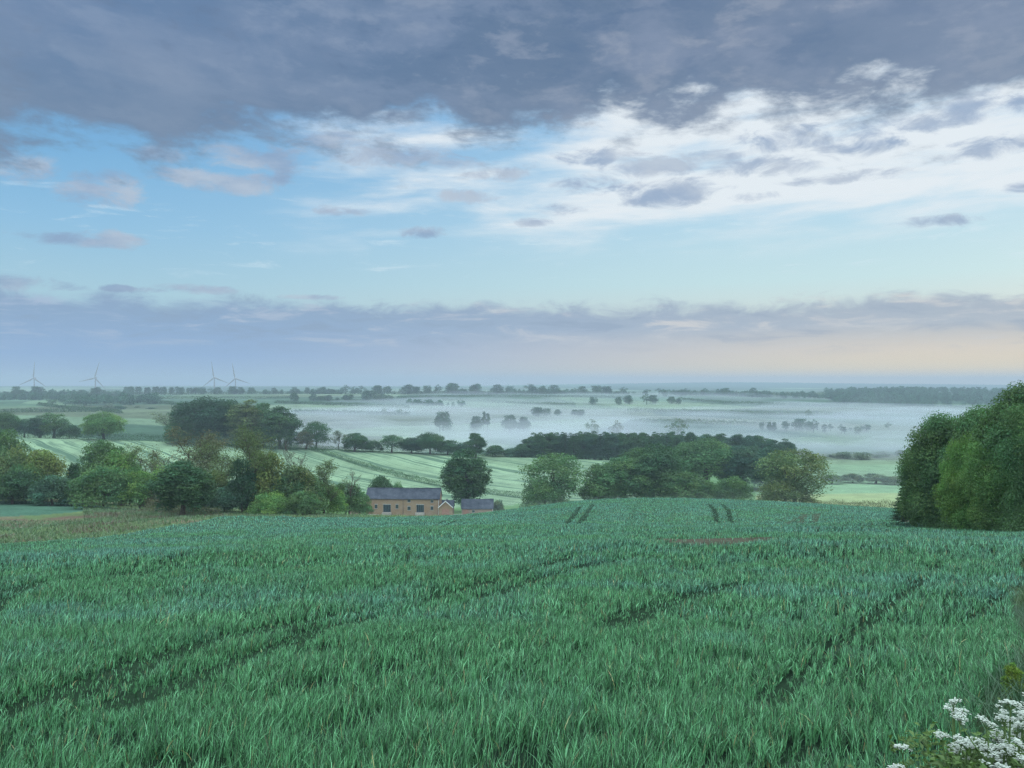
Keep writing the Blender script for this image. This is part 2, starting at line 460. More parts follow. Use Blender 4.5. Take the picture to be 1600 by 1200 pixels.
PATCH_C = ray(1105, 845, 0.2)
def track_masks(x, y):
    """(cut, low, soil): wheat missing, wheat lower, earth showing"""
    wob = (fbm(x / 2.2, y / 2.2, 33, 2) - 0.5) * 0.7
    cut = np.zeros(x.shape); low = np.zeros(x.shape); soil = np.zeros(x.shape)
    for pts, wd in TRACKS:
        d = poly_dist(x, y, pts) + wob * 0.35
        gap = np.clip((fbm(x / 3.1 + wd * 50, y / 3.1, 41, 2) - 0.22) * 6, 0, 1)
        cut = np.maximum(cut, np.clip((wd * 1.25 - d) / 0.15 + 0.5, 0, 1) * gap)
        low = np.maximum(low, np.clip((wd + 0.55 - d) / 0.7, 0, 1))
    for pts, wd in KNOLL:
        d = poly_dist(x, y, pts)
        cut = np.maximum(cut, np.clip((wd - d) / 0.3 + 0.5, 0, 1))
    for pts, wd in SOIL:
        d = poly_dist(x, y, pts) + wob * 1.2
        s = np.clip((wd - d) / 0.6 + 0.5, 0, 1)
        soil = np.maximum(soil, s * (0.55 + 0.45 * (wd > 0.7))); cut = np.maximum(cut, np.clip(s * 1.4, 0, 1))
    cx0, cy0 = PATCH_C
    e = ((x - cx0 - 0.10 * (y - cy0)) / 3.9) ** 2 + ((y - cy0) / 8.0) ** 2 + wob * 0.7 + (fbm(x / 3, y / 6, 47, 2) - 0.5) * 1.2
    s = np.clip((1.0 - e) * 2.5, 0, 1)
    soil = np.maximum(soil, s); cut = np.maximum(cut, np.clip(s * 1.5, 0, 1))
    return cut, low, soil

def FIELD_R(y):
    """right edge of the wheat"""
    far_ = (np.interp(y, [60, 66, 74, 82, 92, 102, 112, 130, 240], [1612, 1600, 1566, 1530, 1486, 1452, 1442, 1440, 1420]) - 800) / FPX * y
    return np.where(y < 60, -0.30 + 0.676 * y + 0.2 * np.sin(y * 0.7) * (y < 30), far_)
def wheat_zone(x, y):
    """1 where the near wheat field grows"""
    px = 800 + FPX * x / np.maximum(y, 1.0)
    leftlim = np.interp(px, [-700, 0, 150, 300, 400, 560, 640, 700, 800, 2300], [96, 104, 110, 124, 139, 166, 185, 205, 235, 235])
    return (y > 1.6) & (y < leftlim) & (x < FIELD_R(y))

# ---- land surface colours
rng = np.random.default_rng(11)
seeds = np.stack([rng.uniform(-2600, 2600, 420), np.exp(rng.uniform(math.log(480), math.log(5200), 420))], 1)
sd_kind = rng.uniform(0, 1, 420); sd_br = rng.uniform(0.75, 1.2, 420)
PAL = np.array([(0.06, 0.11, 0.065), (0.11, 0.17, 0.10), (0.075, 0.13, 0.085), (0.15, 0.215, 0.13), (0.09, 0.12, 0.07), (0.05, 0.095, 0.06)])

LIGHT_POLY = [(at(-200, 345), 345), (at(560, 318), 318), (at(700, 318), 318), (at(830, 330), 330), (at(1010, 340), 340), (at(1010, 503), 503), (at(800, 503), 503), (at(480, 503), 503), (at(-200, 503), 503)]

def land_colour(x, y):
    n1 = fbm(x / 6, y / 6, 3, 4)[:, None]; n2 = fbm(x / 40, y / 40, 4, 3)[:, None]
    c = np.empty((x.size, 3))
    # distant patchwork
    best = np.full(x.size, 1e18); idx = np.zeros(x.size, int)
    yy = np.maximum(y, 1.0)
    for k in range(len(seeds)):
        d = ((x - seeds[k, 0]) * 0.9) ** 2 + ((y - seeds[k, 1]) * 1.25) ** 2
        m = d < best; best[m] = d[m]; idx[m] = k
    c[:] = PAL[(sd_kind[idx] * 5.999).astype(int)] * sd_br[idx][:, None]
    near = y < 520
    vv = 600 - FPX * ground0(x, yy) / yy
    c[near] = np.array((0.09, 0.17, 0.075))
    lf = inside(x, y, LIGHT_POLY)
    c[lf] = np.array((0.165, 0.245, 0.145))
    px = 800 + FPX * x / yy
    strip = (y > 255) & (y < 330) & (px > 1180)
    c[strip] = np.array((0.19, 0.24, 0.115))
    pale = (y > 420) & (y < 560) & (px > 1240)
    c[pale] = np.array((0.14, 0.215, 0.13))
    dale = (y >= 330) & (y <= 420) & (px > 1180)
    c[dale] = np.array((0.13, 0.22, 0.12))
    # pasture and yard round the barn
    yard = (y > 215) & (y < 318) & (px > 400) & (px < 900)
    c[yard] = np.array((0.10, 0.185, 0.075))
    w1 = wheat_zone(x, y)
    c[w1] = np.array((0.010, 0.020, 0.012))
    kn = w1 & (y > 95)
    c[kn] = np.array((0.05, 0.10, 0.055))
    bank = (y < 240) & ~w1 & (px < 660)
    br = np.clip((fbm(x / 8, y / 5, 61, 3) - 0.52) * 6, 0, 1)[:, None]
    c[bank] = (np.array((0.085, 0.125, 0.055)) * (1 - br) + np.array((0.11, 0.085, 0.06)) * br)[bank]
    small = (y > 140) & (y < 215) & inside(px, vv, [(-400, 781), (60, 783), (130, 787), (175, 793), (110, 801), (40, 806), (-400, 812)])
    c[small] = np.array((0.05, 0.105, 0.07))
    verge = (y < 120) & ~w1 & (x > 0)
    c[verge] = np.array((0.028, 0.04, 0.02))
    c *= (0.72 + 0.56 * n1) * (0.8 + 0.4 * n2)
    return c, lf, w1

# land grid: fans out from a point behind the camera, finer near the camera
su = np.concatenate([np.linspace(-2.4, -0.95, 40, endpoint=False), np.linspace(-0.95, 0.95, 640), np.linspace(0.95, 2.4, 41)[1:]])
yg = np.concatenate([np.linspace(-40, 1, 24, endpoint=False), np.exp(np.linspace(math.log(1.0), math.log(13000), 760))])
GY, GS = np.meshgrid(yg, su, indexing='ij')
APEX = 45.0
GX = np.where(GY < 60, GS * (GY + APEX) * (60 / (60 + APEX)), GS * GY)
gx, gy = GX.ravel(), GY.ravel()
gzv = ground(gx, gy)
col, is_light, is_wheat = land_colour(gx, gy)
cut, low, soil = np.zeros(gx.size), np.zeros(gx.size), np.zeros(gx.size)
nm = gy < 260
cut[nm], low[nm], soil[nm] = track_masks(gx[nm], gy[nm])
earth = np.array((0.060, 0.059, 0.042)) * (0.7 + 0.6 * fbm(gx / 1.5, gy / 1.5, 71, 3))[:, None]
track_shade = np.clip(cut - soil, 0, 1)[:, None]
col = col * (1 - track_shade) + np.array((0.016, 0.032, 0.018)) * track_shade  # shade of the standing wheat painted into the ground colour along the tracks
col = col * (1 - soil[:, None]) + earth * soil[:, None]
ny, nx = GX.shape
I = np.arange(ny * nx).reshape(ny, nx)
F = np.stack([I[:-1, :-1].ravel(), I[:-1, 1:].ravel(), I[1:, 1:].ravel(), I[1:, :-1].ravel()], 1)

m_land, n, out = new_mat('land')
a = attr(n, 'col'); st = attr(n, 'stripe')
geo = n.n.new('ShaderNodeNewGeometry')
pos = n.n.new('ShaderNodeSeparateXYZ'); n.l.new(geo.outputs['Position'], pos.inputs[0])
X, Yp, Zp = pos.outputs
# drill lines and lodged streaks of the pale crop run downhill towards the barn
ang = R(-44)
along = n.add(n.mul(X, math.cos(ang)), n.mul(Yp, math.sin(ang)))
across = n.add(n.mul(X, -math.sin(ang)), n.mul(Yp, math.cos(ang)))
warp = n.mul(n.sub(n.noise(n.xyz(n.mul(along, 0.012), n.mul(across, 0.012), 0), 1.0, 3), 0.5), 14.0)
ac = n.add(across, warp)
str1 = n.noise(n.xyz(n.mul(along, 0.010), n.mul(ac, 0.16), 0.0), 1.0, 5.0, 0.6)
tram = n.m('ABSOLUTE', n.sub(n.m('FRACT', n.mul(ac, 1 / 22.0)), 0.5))
tramm = n.ss(tram, 0.055, 0.02)
dark = n.mx(n.mul(n.ss(str1, 0.50, 0.62), 0.8), n.mul(tramm, 0.85))
lines = n.noise(n.xyz(n.mul(along, 0.02), n.mul(ac, 0.55), 0.0), 1.0, 3.0, 0.6)
dark = n.mx(dark, n.mul(n.ss(lines, 0.50, 0.66), 0.7))
stripe_col = n.mix(dark, a.outputs['Color'], (0.045, 0.092, 0.06))
c0 = n.mix(st.outputs['Fac'], a.outputs['Color'], stripe_col)
fine = n.noise(geo.outputs['Position'], 1.7, 4.0, 0.7)
c1 = n.mix(0.55, c0, n.mix(1.0, c0, n.ramp(fine, [(0.3, (0.45, 0.45, 0.45)), (0.7, (1.5, 1.5, 1.5))]), 'MULTIPLY'))
principled(n, out, c1, 1.0, 0.0, bump=fine, bstr=0.5, bdist=0.12)
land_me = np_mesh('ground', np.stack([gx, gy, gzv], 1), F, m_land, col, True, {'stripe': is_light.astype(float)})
link('ground', land_me, label='rolling farmland of fields falling away to a misty valley', cat='ground', kind='structure')

# ================================================================== wheat and rough grass
m_blade, n, out = new_mat('wheat_blade')
a = attr(n, 'col')
def leaf_shader(n, out, color, rough, spec, trans=0.3, tgain=(1.3, 1.5, 0.7)):
    p = n.n.new('ShaderNodeBsdfPrincipled')
    n.l.new(color, p.inputs['Base Color']); p.inputs['Roughness'].default_value = rough; p.inputs['Specular IOR Level'].default_value = spec
    t = n.n.new('ShaderNodeBsdfTranslucent')
    n.l.new(n.mix(1.0, color, tgain, 'MULTIPLY'), t.inputs['Color'])
    mx = n.n.new('ShaderNodeMixShader'); mx.inputs[0].default_value = trans
    n.l.new(p.outputs[0], mx.inputs[1]); n.l.new(t.outputs[0], mx.inputs[2]); n.l.new(mx.outputs[0], out.inputs['Surface'])
leaf_shader(n, out, a.outputs['Color'], 0.45, 0.35, 0.12)

def blades(rng, x, y, z, L, W, seg, col, lean0=0.13, lean1=0.6, wind=0.3):
    """curved tapering blades as triangle strips"""
    N = x.size
    ang = np.where(rng.random(N) < wind, rng.normal(0.5, 0.7, N), rng.uniform(0, 2 * np.pi, N))
    dxy = np.stack([np.cos(ang), np.sin(ang)], 1)
    lean = rng.uniform(lean0 * 0.2, lean0 * 2, N); curl = rng.random(N) ** 2.2 * lean1
    fa = rng.uniform(0, np.pi, N)
    wv = np.stack([np.cos(fa), np.sin(fa) * 0.6, rng.normal(0, .08, N)], 1)
    V = []; 
    for s in range(seg + 1):
        t = s / seg
        h = L * (lean * t + curl * t ** 2.4)
        u = L * (t - 0.42 * curl * t ** 3)
        c = np.stack([x + dxy[:, 0] * h, y + dxy[:, 1] * h, z + u], 1)
        wd = W * (0.75 + 0.5 * t) * (1 - t ** 2.2)
        if s < seg:
            V += [c - wv * wd[:, None] * 0.5, c + wv * wd[:, None] * 0.5]
        else:
            V.append(c)
    nv = 2 * seg + 1
    V = np.stack(V, 1).reshape(-1, 3)
    tri = []
    for s in range(seg - 1):
        tri += [(2 * s, 2 * s + 1, 2 * s + 3), (2 * s, 2 * s + 3, 2 * s + 2)]
    tri.append((2 * seg - 2, 2 * seg - 1, 2 * seg))
    T = (np.arange(N)[:, None, None] * nv + np.array(tri)[None]).reshape(-1, 3)
    C = np.repeat(col, nv, 0)
    return V, T, C

def gather(parts):
    off = 0; Vs, Ts, Cs = [], [], []
    for V, T, C in parts:
        Vs.append(V); Ts.append(T + off); Cs.append(C); off += len(V)
    return np.concatenate(Vs), np.concatenate(Ts), np.concatenate(Cs)

def scatter(rng, y0, y1, dens, umax=0.80, umin=-0.80, margin=1.5):
    A = (umax - umin) / 2 * (y1 ** 2 - y0 ** 2) + 2 * margin * (y1 - y0)
    N = int(A * dens)
    y = np.sqrt(rng.uniform(y0 ** 2, y1 ** 2, N))
    x = rng.uniform(umin, umax, N) * y + rng.uniform(-margin, margin, N)
    return x, y

def wheat_cols(rng, x, y):
    N = x.size
    big = fbm(x / 9 + 3, y / 9, 81, 3)
    med = fbm(x / 1.6, y / 1.6, 85, 3)
    t = np.clip((big - 0.5) * 1.9 + (med - 0.5) * 1.6 + rng.normal(0, .22, N) + 0.42 + 0.35 * np.clip((y - 92) / 15, 0, 1) - 0.22 * np.clip((14 - y) / 8, 0, 1), 0, 1)[:, None]
    blue = np.array((0.080, 0.206, 0.150)); green = np.array((0.072, 0.202, 0.092))
    c = blue * t + green * (1 - t)
    yl = (rng.random(N) < 0.02)[:, None]
    c = np.where(yl, np.array((0.20, 0.19, 0.09)), c)
    return c * np.where(rng.random(N) < 0.44, np.exp(rng.normal(-1.12, 0.35, N)), np.exp(np.clip(rng.normal(0.30, 0.35, N), -1, 0.8)))[:, None]

rng = np.random.default_rng(5)
ROW_ANG = math.atan2(ray(800, 895)[1] - ray(225, 1020)[1], ray(800, 895)[0] - ray(225, 1020)[0])
parts = []
for (y0, y1, dens, W, seg, Lm) in [(1.7, 7.5, 3200, 0.0066, 4, 0.205), (7.5, 14, 1450, 0.0098, 3, 0.22), (14, 28, 520, 0.0175, 3, 0.26), (28, 55, 190, 0.029, 2, 0.30), (55, 100, 60, 0.052, 2, 0.36), (100, 236, 24, 0.085, 2, 0.38)]:
    if y0 > 90:
        x, y = scatter(rng, y0, y1, dens, 0.62, -0.80)
    else:
        x, y = scatter(rng, y0, y1, dens)
    # plants stand in drill rows: gather the blades into tufts along them
    cl = {4: 0.085, 3: 0.13}.get(seg, 0.28 if y1 < 60 else 0.6)
    ca, sa = math.cos(ROW_ANG), math.sin(ROW_ANG)
    p, q = x * ca + y * sa, -x * sa + y * ca
    ip, iq = np.floor(p / cl), np.floor(q / (cl * 1.15))
    pc = (ip + 0.5 + 0.9 * (hash2(ip, iq, 7) - 0.5)) * cl; qc = (iq + 0.5 + 0.9 * (hash2(ip, iq, 8) - 0.5)) * cl * 1.15
    kk = 0.50 if y1 < 60 else 0.75
    p, q = pc + (p - pc) * kk, qc + (q - qc) * kk
    x, y = p * ca - q * sa, p * sa + q * ca
    tuft = hash2(ip, iq, 9)
    k = wheat_zone(x, y); x, y, tuft = x[k], y[k], tuft[k]
    cut, low, soil = track_masks(x, y)
    patch = fbm(x / 0.75, y / 0.75, 91, 3)
    thin = np.clip((0.45 - patch) * 6.0, 0, 0.9) * (y < 60)
    keep = rng.random(x.size) > np.maximum(np.maximum(cut * np.where(y < 90, 0.80, 0.80), np.minimum(soil, 1) * 0.98), thin)
    x, y, low, patch, tuft, cut = x[keep], y[keep], low[keep], patch[keep], tuft[keep], cut[keep]
    hgt = Lm * (0.42 + 0.5 * fbm(x / 3.5, y / 3.5, 95, 3) + 0.5 * fbm(x / 0.45, y / 0.45, 97, 2)) * rng.uniform(0.6, 1.2, x.size) * (1 - 0.22 * low) * (0.75 + 0.5 * tuft) * (1 - 0.5 * cut)
    if y0 > 90: hgt *= 0.72 + 0.2 * np.sin((x * 0.97 + y * 0.22) * 2 * math.pi / 3.2)
    z = ground(x, y) - 0.01
    parts.append(blades(rng, x, y, z, hgt, W * rng.uniform(0.7, 1.3, x.size), seg, wheat_cols(rng, x, y)))
V, T, C = gather(parts)
print('wheat tris', len(T))
wheat_me = np_mesh('wheat', V, T, m_blade, C)
link('wheat_crop', wheat_me, label='blue-green young wheat covering the whole near field', cat='wheat', kind='stuff')

# rough grass: the brown bank on the left, the verge on the right, the meadow edge by the barn
parts = []
def rough(N, xr, yr, test, L, W, colA, colB, seg=2, sd=7, lean=0.25):
    r = np.random.default_rng(sd)
    x = r.uniform(*xr, N); y = r.uniform(*yr, N)
    k = test(x, y); x, y = x[k], y[k]
    t = np.clip((fbm(x / 6, y / 3.5, sd + 60, 3) - 0.54) * 5 + r.normal(0, .25, x.size), 0, 1)[:, None]
    c = (np.array(colA) * t + np.array(colB) * (1 - t)) * r.uniform(0.6, 1.4, x.size)[:, None]
    tall = 0.4 + 1.2 * fbm(x / 4, y / 3, sd + 70, 3)
    parts.append(blades(r, x, y, ground(x, y) - 0.02, L * tall * r.uniform(0.5, 1.3, x.size), W * r.uniform(0.6, 1.4, x.size), seg, c, lean, 0.9, 0.1))
pxof = lambda x, y: 800 + FPX * x / np.maximum(y, 1)
rough(60000, (-140, -20), (108, 185), lambda x, y: ~wheat_zone(x, y) & (pxof(x, y) < 560) & ~((y > 150) & (pxof(x, y) < 130)), 0.62, 0.13, (0.105, 0.080, 0.058), (0.075, 0.135, 0.06), sd=7)
rough(16000, (-70, 0), (150, 262), lambda x, y: ~wheat_zone(x, y) & (pxof(x, y) > 330) & (pxof(x, y) < 700), 0.6, 0.16, (0.15, 0.20, 0.07), (0.09, 0.18, 0.07), sd=8)
rough(130000, (0.6, 15), (1.8, 18), lambda x, y: ~wheat_zone(x, y) & (x < FIELD_R(y) + 5), 0.30, 0.008, (0.065, 0.115, 0.045), (0.035, 0.085, 0.040), seg=3, sd=9, lean=0.4)
rough(16000, (10, 75), (22, 100), lambda x, y: ~wheat_zone(x, y) & (x < FIELD_R(y) + 8), 0.5, 0.04, (0.07, 0.11, 0.05), (0.04, 0.09, 0.045), sd=10, lean=0.3)
V, T, C = gather(parts)
link('rough_grass', np_mesh('rough_grass', V, T, m_blade, C), label='rough uncut grass and dead stems along the field edges', cat='grass', kind='stuff')

# ================================================================== trees, bushes, hedges
m_leaf, n, out = new_mat('leaf')
a = attr(n, 'col'); oi = n.n.new('ShaderNodeObjectInfo')
leafcol = n.mix(1.0, a.outputs['Color'], oi.outputs['Color'], 'MULTIPLY')
leaf_shader(n, out, leafcol, 0.65, 0.18, 0.28, (1.2, 1.4, 0.6))
m_bark, n, out = new_mat('bark')
geo = n.n.new('ShaderNodeNewGeometry')
bn = n.noise(geo.outputs['Position'], 3.0, 5, 0.7)
principled(n, out, n.ramp(bn, [(0.3, (0.030, 0.026, 0.020)), (0.7, (0.085, 0.078, 0.058))]), 0.95, 0.1, bump=bn, bstr=0.6, bdist=0.1)

def tube(pts, rad, sides=5):
    pts = np.asarray(pts, float); n_ = len(pts)
    V, Fq = [], []
    for i in range(n_):
        d = pts[min(i + 1, n_ - 1)] - pts[max(i - 1, 0)]
        d = d / (np.linalg.norm(d) + 1e-9)
        u = np.cross(d, (0.31, 0.95, 0.05) if abs(d[1]) < 0.9 else (1, 0, 0)); u /= np.linalg.norm(u) + 1e-9
        v = np.cross(d, u)
        for k in range(sides):
            t = 2 * math.pi * k / sides
            V.append(pts[i] + (u * math.cos(t) + v * math.sin(t)) * rad[i])
    for i in range(n_ - 1):
        for k in range(sides):
            Fq.append((i * sides + k, i * sides + (k + 1) % sides, (i + 1) * sides + (k + 1) % sides, (i + 1) * sides + k))
    return np.array(V), np.array(Fq)

def join(parts):
    off = 0; Vs, Fs = [], []
    for V, F in parts:
        Vs.append(V); Fs.append(F + off); off += len(V)
    return np.concatenate(Vs), np.concatenate(Fs)

def leaf_quads(rng, C, N, size, aspect=0.55):
    """leaf-shaped faces (a bent diamond) at points C facing roughly N"""
    n_ = len(C)
    N = N / (np.linalg.norm(N, axis=1, keepdims=True) + 1e-9)
    r = rng.normal(size=(n_, 3)); T = np.cross(N, r); T /= np.linalg.norm(T, axis=1, keepdims=True) + 1e-9
    B = np.cross(N, T)
    s = (size * rng.uniform(0.6, 1.35, n_))[:, None]
    bend = N * s * 0.18
    V = np.stack([C - T * s * 0.5 - bend, C + B * s * 0.5 * aspect, C + T * s * 0.55 - bend, C - B * s * 0.5 * aspect], 1).reshape(-1, 3)
    F = np.arange(n_ * 4).reshape(n_, 4)
    return V, F

def lobes_crown(seed, H, Wd, base, nlobe, lr, leaves, size, shape='round', ragged=0.10, flat=0.88):
    """crown as many leaf faces gathered in clumps; returns lobes, V, F, col"""
    rng = np.random.default_rng(seed)
    zc = (H + base) / 2; rz = (H - base) / 2; rx = Wd / 2
    L = []
    tries = 0
    while len(L) < nlobe and tries < 5000:
        tries += 1
        d = rng.normal(size=3); d /= np.linalg.norm(d)
        if d[2] < 0 and shape in ('round', 'oval', 'bush'):      # full skirts: the lower crown stays wide
            hn = math.hypot(d[0], d[1]) + 1e-6
            kk = {'round': 0.88, 'oval': 0.8, 'bush': 1.0}[shape] / hn
            if kk > 1: d[0] *= kk; d[1] *= kk
        rr = rng.uniform(0.35, 1.0) ** 0.45
        r = lr * rng.uniform(0.6, 1.35) * min(rx, rz * 1.3)
        c = np.array([d[0] * (rx - r * 0.9) * rr, d[1] * (rx - r * 0.9) * rr, zc + d[2] * (rz - r * 0.75) * rr])
        if shape == 'cone':
            t = np.clip((c[2] - base) / (H - base), 0, 1); k = (1.05 - t); c[0] *= k * 1.25; c[1] *= k * 1.25; r *= 0.45 + 0.7 * k
        if shape == 'oval':
            t = (c[2] - base) / (H - base); k = np.clip(1.25 - 0.85 * abs(t - 0.38) * 1.6, 0.35, 1.0); c[0] *= k; c[1] *= k
        if shape == 'bush':
            t = (c[2] - base) / (H - base); k = np.clip(1.15 - 0.6 * t, 0.3, 1.1); c[0] *= k; c[1] *= k
        if all(np.linalg.norm(c - q[0]) > 0.45 * (r + q[1]) * 0.9 for q in L):
            L.append((c, r))
    w8 = np.array([q[1] ** 2 for q in L]); w8 /= w8.sum()
    li = rng.choice(len(L), leaves, p=w8)
    ctr = np.array([q[0] for q in L])[li]; rad = np.array([q[1] for q in L])[li]
    d = rng.normal(size=(leaves, 3)); d /= np.linalg.norm(d, axis=1, keepdims=True)
    up = rng.random(leaves) < 0.55
    d[:, 2] = np.where(up, np.abs(d[:, 2]), d[:, 2])
    # twig sub-clumps on each lobe
    sub = np.floor(d * 2.6 + 0.5) / 2.6
    d2 = d * 0.55 + sub * 0.45 + rng.normal(0, 0.08, (leaves, 3))
    d2 /= np.linalg.norm(d2, axis=1, keepdims=True)
    k = np.where(rng.random(leaves) < ragged, rng.uniform(1.0, 1.28, leaves), rng.uniform(0.55, 1.03, leaves))
    C = ctr + d2 * (rad * k)[:, None] * np.array([1, 1, flat])
    C[:, 2] = np.maximum(C[:, 2], base + 0.02 * H * rng.random(leaves))
    Nn = d2 * 0.8 + rng.normal(0, 0.55, (leaves, 3)) + np.array([0, 0, 0.45])
    V, F = leaf_quads(rng, C, Nn, size)
    lobe_t = rng.uniform(0.78, 1.25, len(L)); lobe_h = rng.uniform(-0.14, 0.14, len(L))
    b = lobe_t[li] * rng.uniform(0.7, 1.35, leaves)
    col = np.stack([b * (1 + lobe_h[li] + rng.normal(0, .08, leaves)), b, b * (1 - 0.8 * lobe_h[li])], 1)
    return L, V, F, np.repeat(col, 4, 0)

def limbs(seed, L, H, base, tr, fork=0.38, most=14):
    rng = np.random.default_rng(seed + 500)
    th = max(base * 0.9, H * 0.12) + H * 0.10
    parts = []
    zz = np.linspace(-0.4, H * 0.72, 7)
    wob = np.cumsum(rng.normal(0, 0.018 * H, (7, 2)), 0) * np.linspace(0, 1, 7)[:, None]
    tp = np.column_stack([wob[:, 0], wob[:, 1], zz])
    parts.append(tube(tp, tr * np.array([1.5, 1.05, 0.9, 0.75, 0.55, 0.35, 0.12]), 7))
    for c, r in sorted(L, key=lambda q: -q[1])[:most]:
        t0 = rng.uniform(0.25, 0.75)
        zs = th + (min(c[2], H * 0.7) - th) * t0 * 0.6
        s = np.array([np.interp(zs, zz, tp[:, 0]), np.interp(zs, zz, tp[:, 1]), zs])
        mid = (s + c) / 2 + rng.normal(0, 0.03 * H, 3) + np.array([0, 0, 0.03 * H])
        parts.append(tube([s, s * 0.5 + mid * 0.5, mid, mid * 0.4 + c * 0.6, c], tr * np.array([0.42, 0.34, 0.25, 0.17, 0.07]), 5))
    return join(parts)

def skeleton(seed, H, spread, tr, levels=4, first=0.25, kids=(7, 5, 4, 3), droop=0.0, leaves=0, size=0.25, jit=0.35):
    """branching tree: trunk and limbs plus twig points for sparse leaves"""
    rng = np.random.default_rng(seed)
    wood, twigs, tips = [], [], []
    def grow(p, d, length, rad, lev):
        nseg = 5 if lev == 0 else 4
        pts = [p]; q = p.copy(); dd = d.copy()
        for s in range(nseg):
            dd = dd + rng.normal(0, 0.13 + 0.05 * lev, 3) * (0.5 if lev == 0 else 1) + np.array([0, 0, 0.06 - droop * lev])
            dd /= np.linalg.norm(dd)
            q = q + dd * length / nseg; pts.append(q.copy())
        pts = np.array(pts)
        rr = rad * np.linspace(1, 0.35 if lev < levels - 1 else 0.25, nseg + 1)
        if lev == 0: rr[0] *= 1.5
        (wood if lev < 2 else twigs).append(tube(pts, np.maximum(rr, 0.018 * H / 10), 6 if lev == 0 else (4 if lev < 2 else 3)))
        if lev >= levels - 1:
            for t in np.linspace(0.3, 1, 4): tips.append(pts[0] * (1 - t) + pts[-1] * t)
            return
        for i in range(kids[lev]):
            t = (first if lev == 0 else 0.2) + (1 - (first if lev == 0 else 0.2)) * (i + rng.random()) / kids[lev]
            f = t * nseg; k = min(int(f), nseg - 1); s = pts[k] * (1 - f + k) + pts[k + 1] * (f - k)
            az_ = rng.uniform(0, 2 * np.pi)
            out_ = np.array([math.cos(az_), math.sin(az_), 0.0])
            nd = dd * (0.55 if lev else 0.5) + out_ * spread * rng.uniform(0.7, 1.2) + np.array([0, 0, rng.uniform(0.0, 0.4)])
            nd /= np.linalg.norm(nd)
            grow(s, nd, length * rng.uniform(0.42, 0.62) * (1.15 - 0.45 * t), rr[k] * 0.55, lev + 1)
    grow(np.array([0, 0, -0.3]), np.array([0, 0, 1.0]), H * 0.86, tr, 0)
    T = np.array(tips)
    res = {'wood': join(wood), 'twigs': join(twigs) if twigs else None, 'tips': T}
    if leaves:
        ii = rng.integers(0, len(T), leaves)
        C = T[ii] + rng.normal(0, jit, (leaves, 3))
        V, F = leaf_quads(rng, C, rng.normal(size=(leaves, 3)) + np.array([0, 0, 0.6]), size)
        b = rng.uniform(0.6, 1.4, leaves) * (0.8 + 0.4 * rng.random(len(T)))[ii]
        res['leaves'] = (V, F, np.repeat(np.stack([b * rng.uniform(.9, 1.15, leaves), b, b], 1), 4, 0))
    return res

def spruce(seed, H, Wd, leaves, size):
    rng = np.random.default_rng(seed)
    t = rng.random(leaves) ** 0.75
    lay = np.floor(t * 16) / 16 + 0.02 * rng.random(leaves)
    z = H * (1.0 - 0.93 * (0.75 * lay + 0.25 * t))
    rmax = Wd / 2 * (0.05 + 0.95 * t ** 0.8) * rng.uniform(0.75, 1.1, leaves)
    f = rng.random(leaves) ** 0.45
    azn = rng.uniform(0, 2 * np.pi, leaves)
    sec = np.floor(azn / (2 * np.pi) * 11 + lay * 37) ; azn = azn * 0.35 + 0.65 * sec * 2 * np.pi / 11
    C = np.stack([np.cos(azn) * rmax * f, np.sin(azn) * rmax * f, z - 0.10 * rmax * f], 1)
    N_ = np.stack([np.cos(azn) * 0.5, np.sin(azn) * 0.5, np.ones(leaves)], 1) + rng.normal(0, 0.5, (leaves, 3))
    V, F = leaf_quads(rng, C, N_, size, 0.4)
    b = rng.uniform(0.6, 1.35, leaves)
    return V, F, np.repeat(np.stack([b, b, b], 1), 4, 0)

WHITE3 = np.ones((1, 3))
KINDS = {}
def reg(kind, H, crown, trunk):
    """crown (V,F,col), trunk (V,F); stored as shared meshes with their own height"""
    cm = np_mesh(kind + '_crown', crown[0], crown[1], m_leaf, crown[2]) if crown else None
    tm = np_mesh(kind + '_trunk', trunk[0], trunk[1], m_bark, None, True) if trunk else None
    zmax = float(np.percentile(crown[0][:, 2], 99.7)) if crown else float(trunk[0][:, 2].max())
    xy = float(np.percentile(np.abs(crown[0][:, :2]), 92 if kind[:6] in ('sparse', 'willow', 'poplar') else 98)) if crown else float(np.abs(trunk[0][:, :2]).max())
    KINDS[kind] = (cm, tm, zmax, 2 * xy)

def reg_lobes(kind, seed, H, Wd, base, nl, lr, leaves, size, shape='round', tr=0.35, **kw):
    L, V, F, c = lobes_crown(seed, H, Wd, base, nl, lr, leaves, size, shape, **kw)
    reg(kind, H, (V, F, c), limbs(seed, L, H, base, tr))

# middle-distance kinds
reg_lobes('oak0', 1, 14, 14, 0.9, 48, 0.33, 20000, 0.42)
reg_lobes('oak1', 2, 14, 12, 0.6, 44, 0.34, 18000, 0.42)
reg_lobes('oak2', 3, 15, 10, 1.2, 40, 0.37, 15000, 0.42, 'oval')
reg_lobes('tall0', 4, 18, 10, 1.0, 46, 0.34, 16000, 0.42, 'oval')
reg_lobes('tall1', 5, 18, 9, 0.7, 42, 0.37, 14000, 0.42, 'oval')
reg_lobes('open0', 6, 14, 13, 1.6, 38, 0.28, 8500, 0.40, ragged=0.2)
reg_lobes('open1', 7, 13, 9, 1.2, 28, 0.30, 5600, 0.38, 'oval', ragged=0.22)
reg_lobes('bush0', 8, 7, 9, 0.0, 26, 0.34, 9000, 0.32, 'bush', tr=0.16, ragged=0.16)
reg_lobes('bush1', 9, 7, 10, 0.0, 30, 0.30, 9000, 0.32, 'bush', tr=0.16, ragged=0.2)
reg_lobes('bush2', 10, 8, 7, 0.0, 22, 0.36, 8000, 0.32, 'bush', tr=0.16, ragged=0.18)
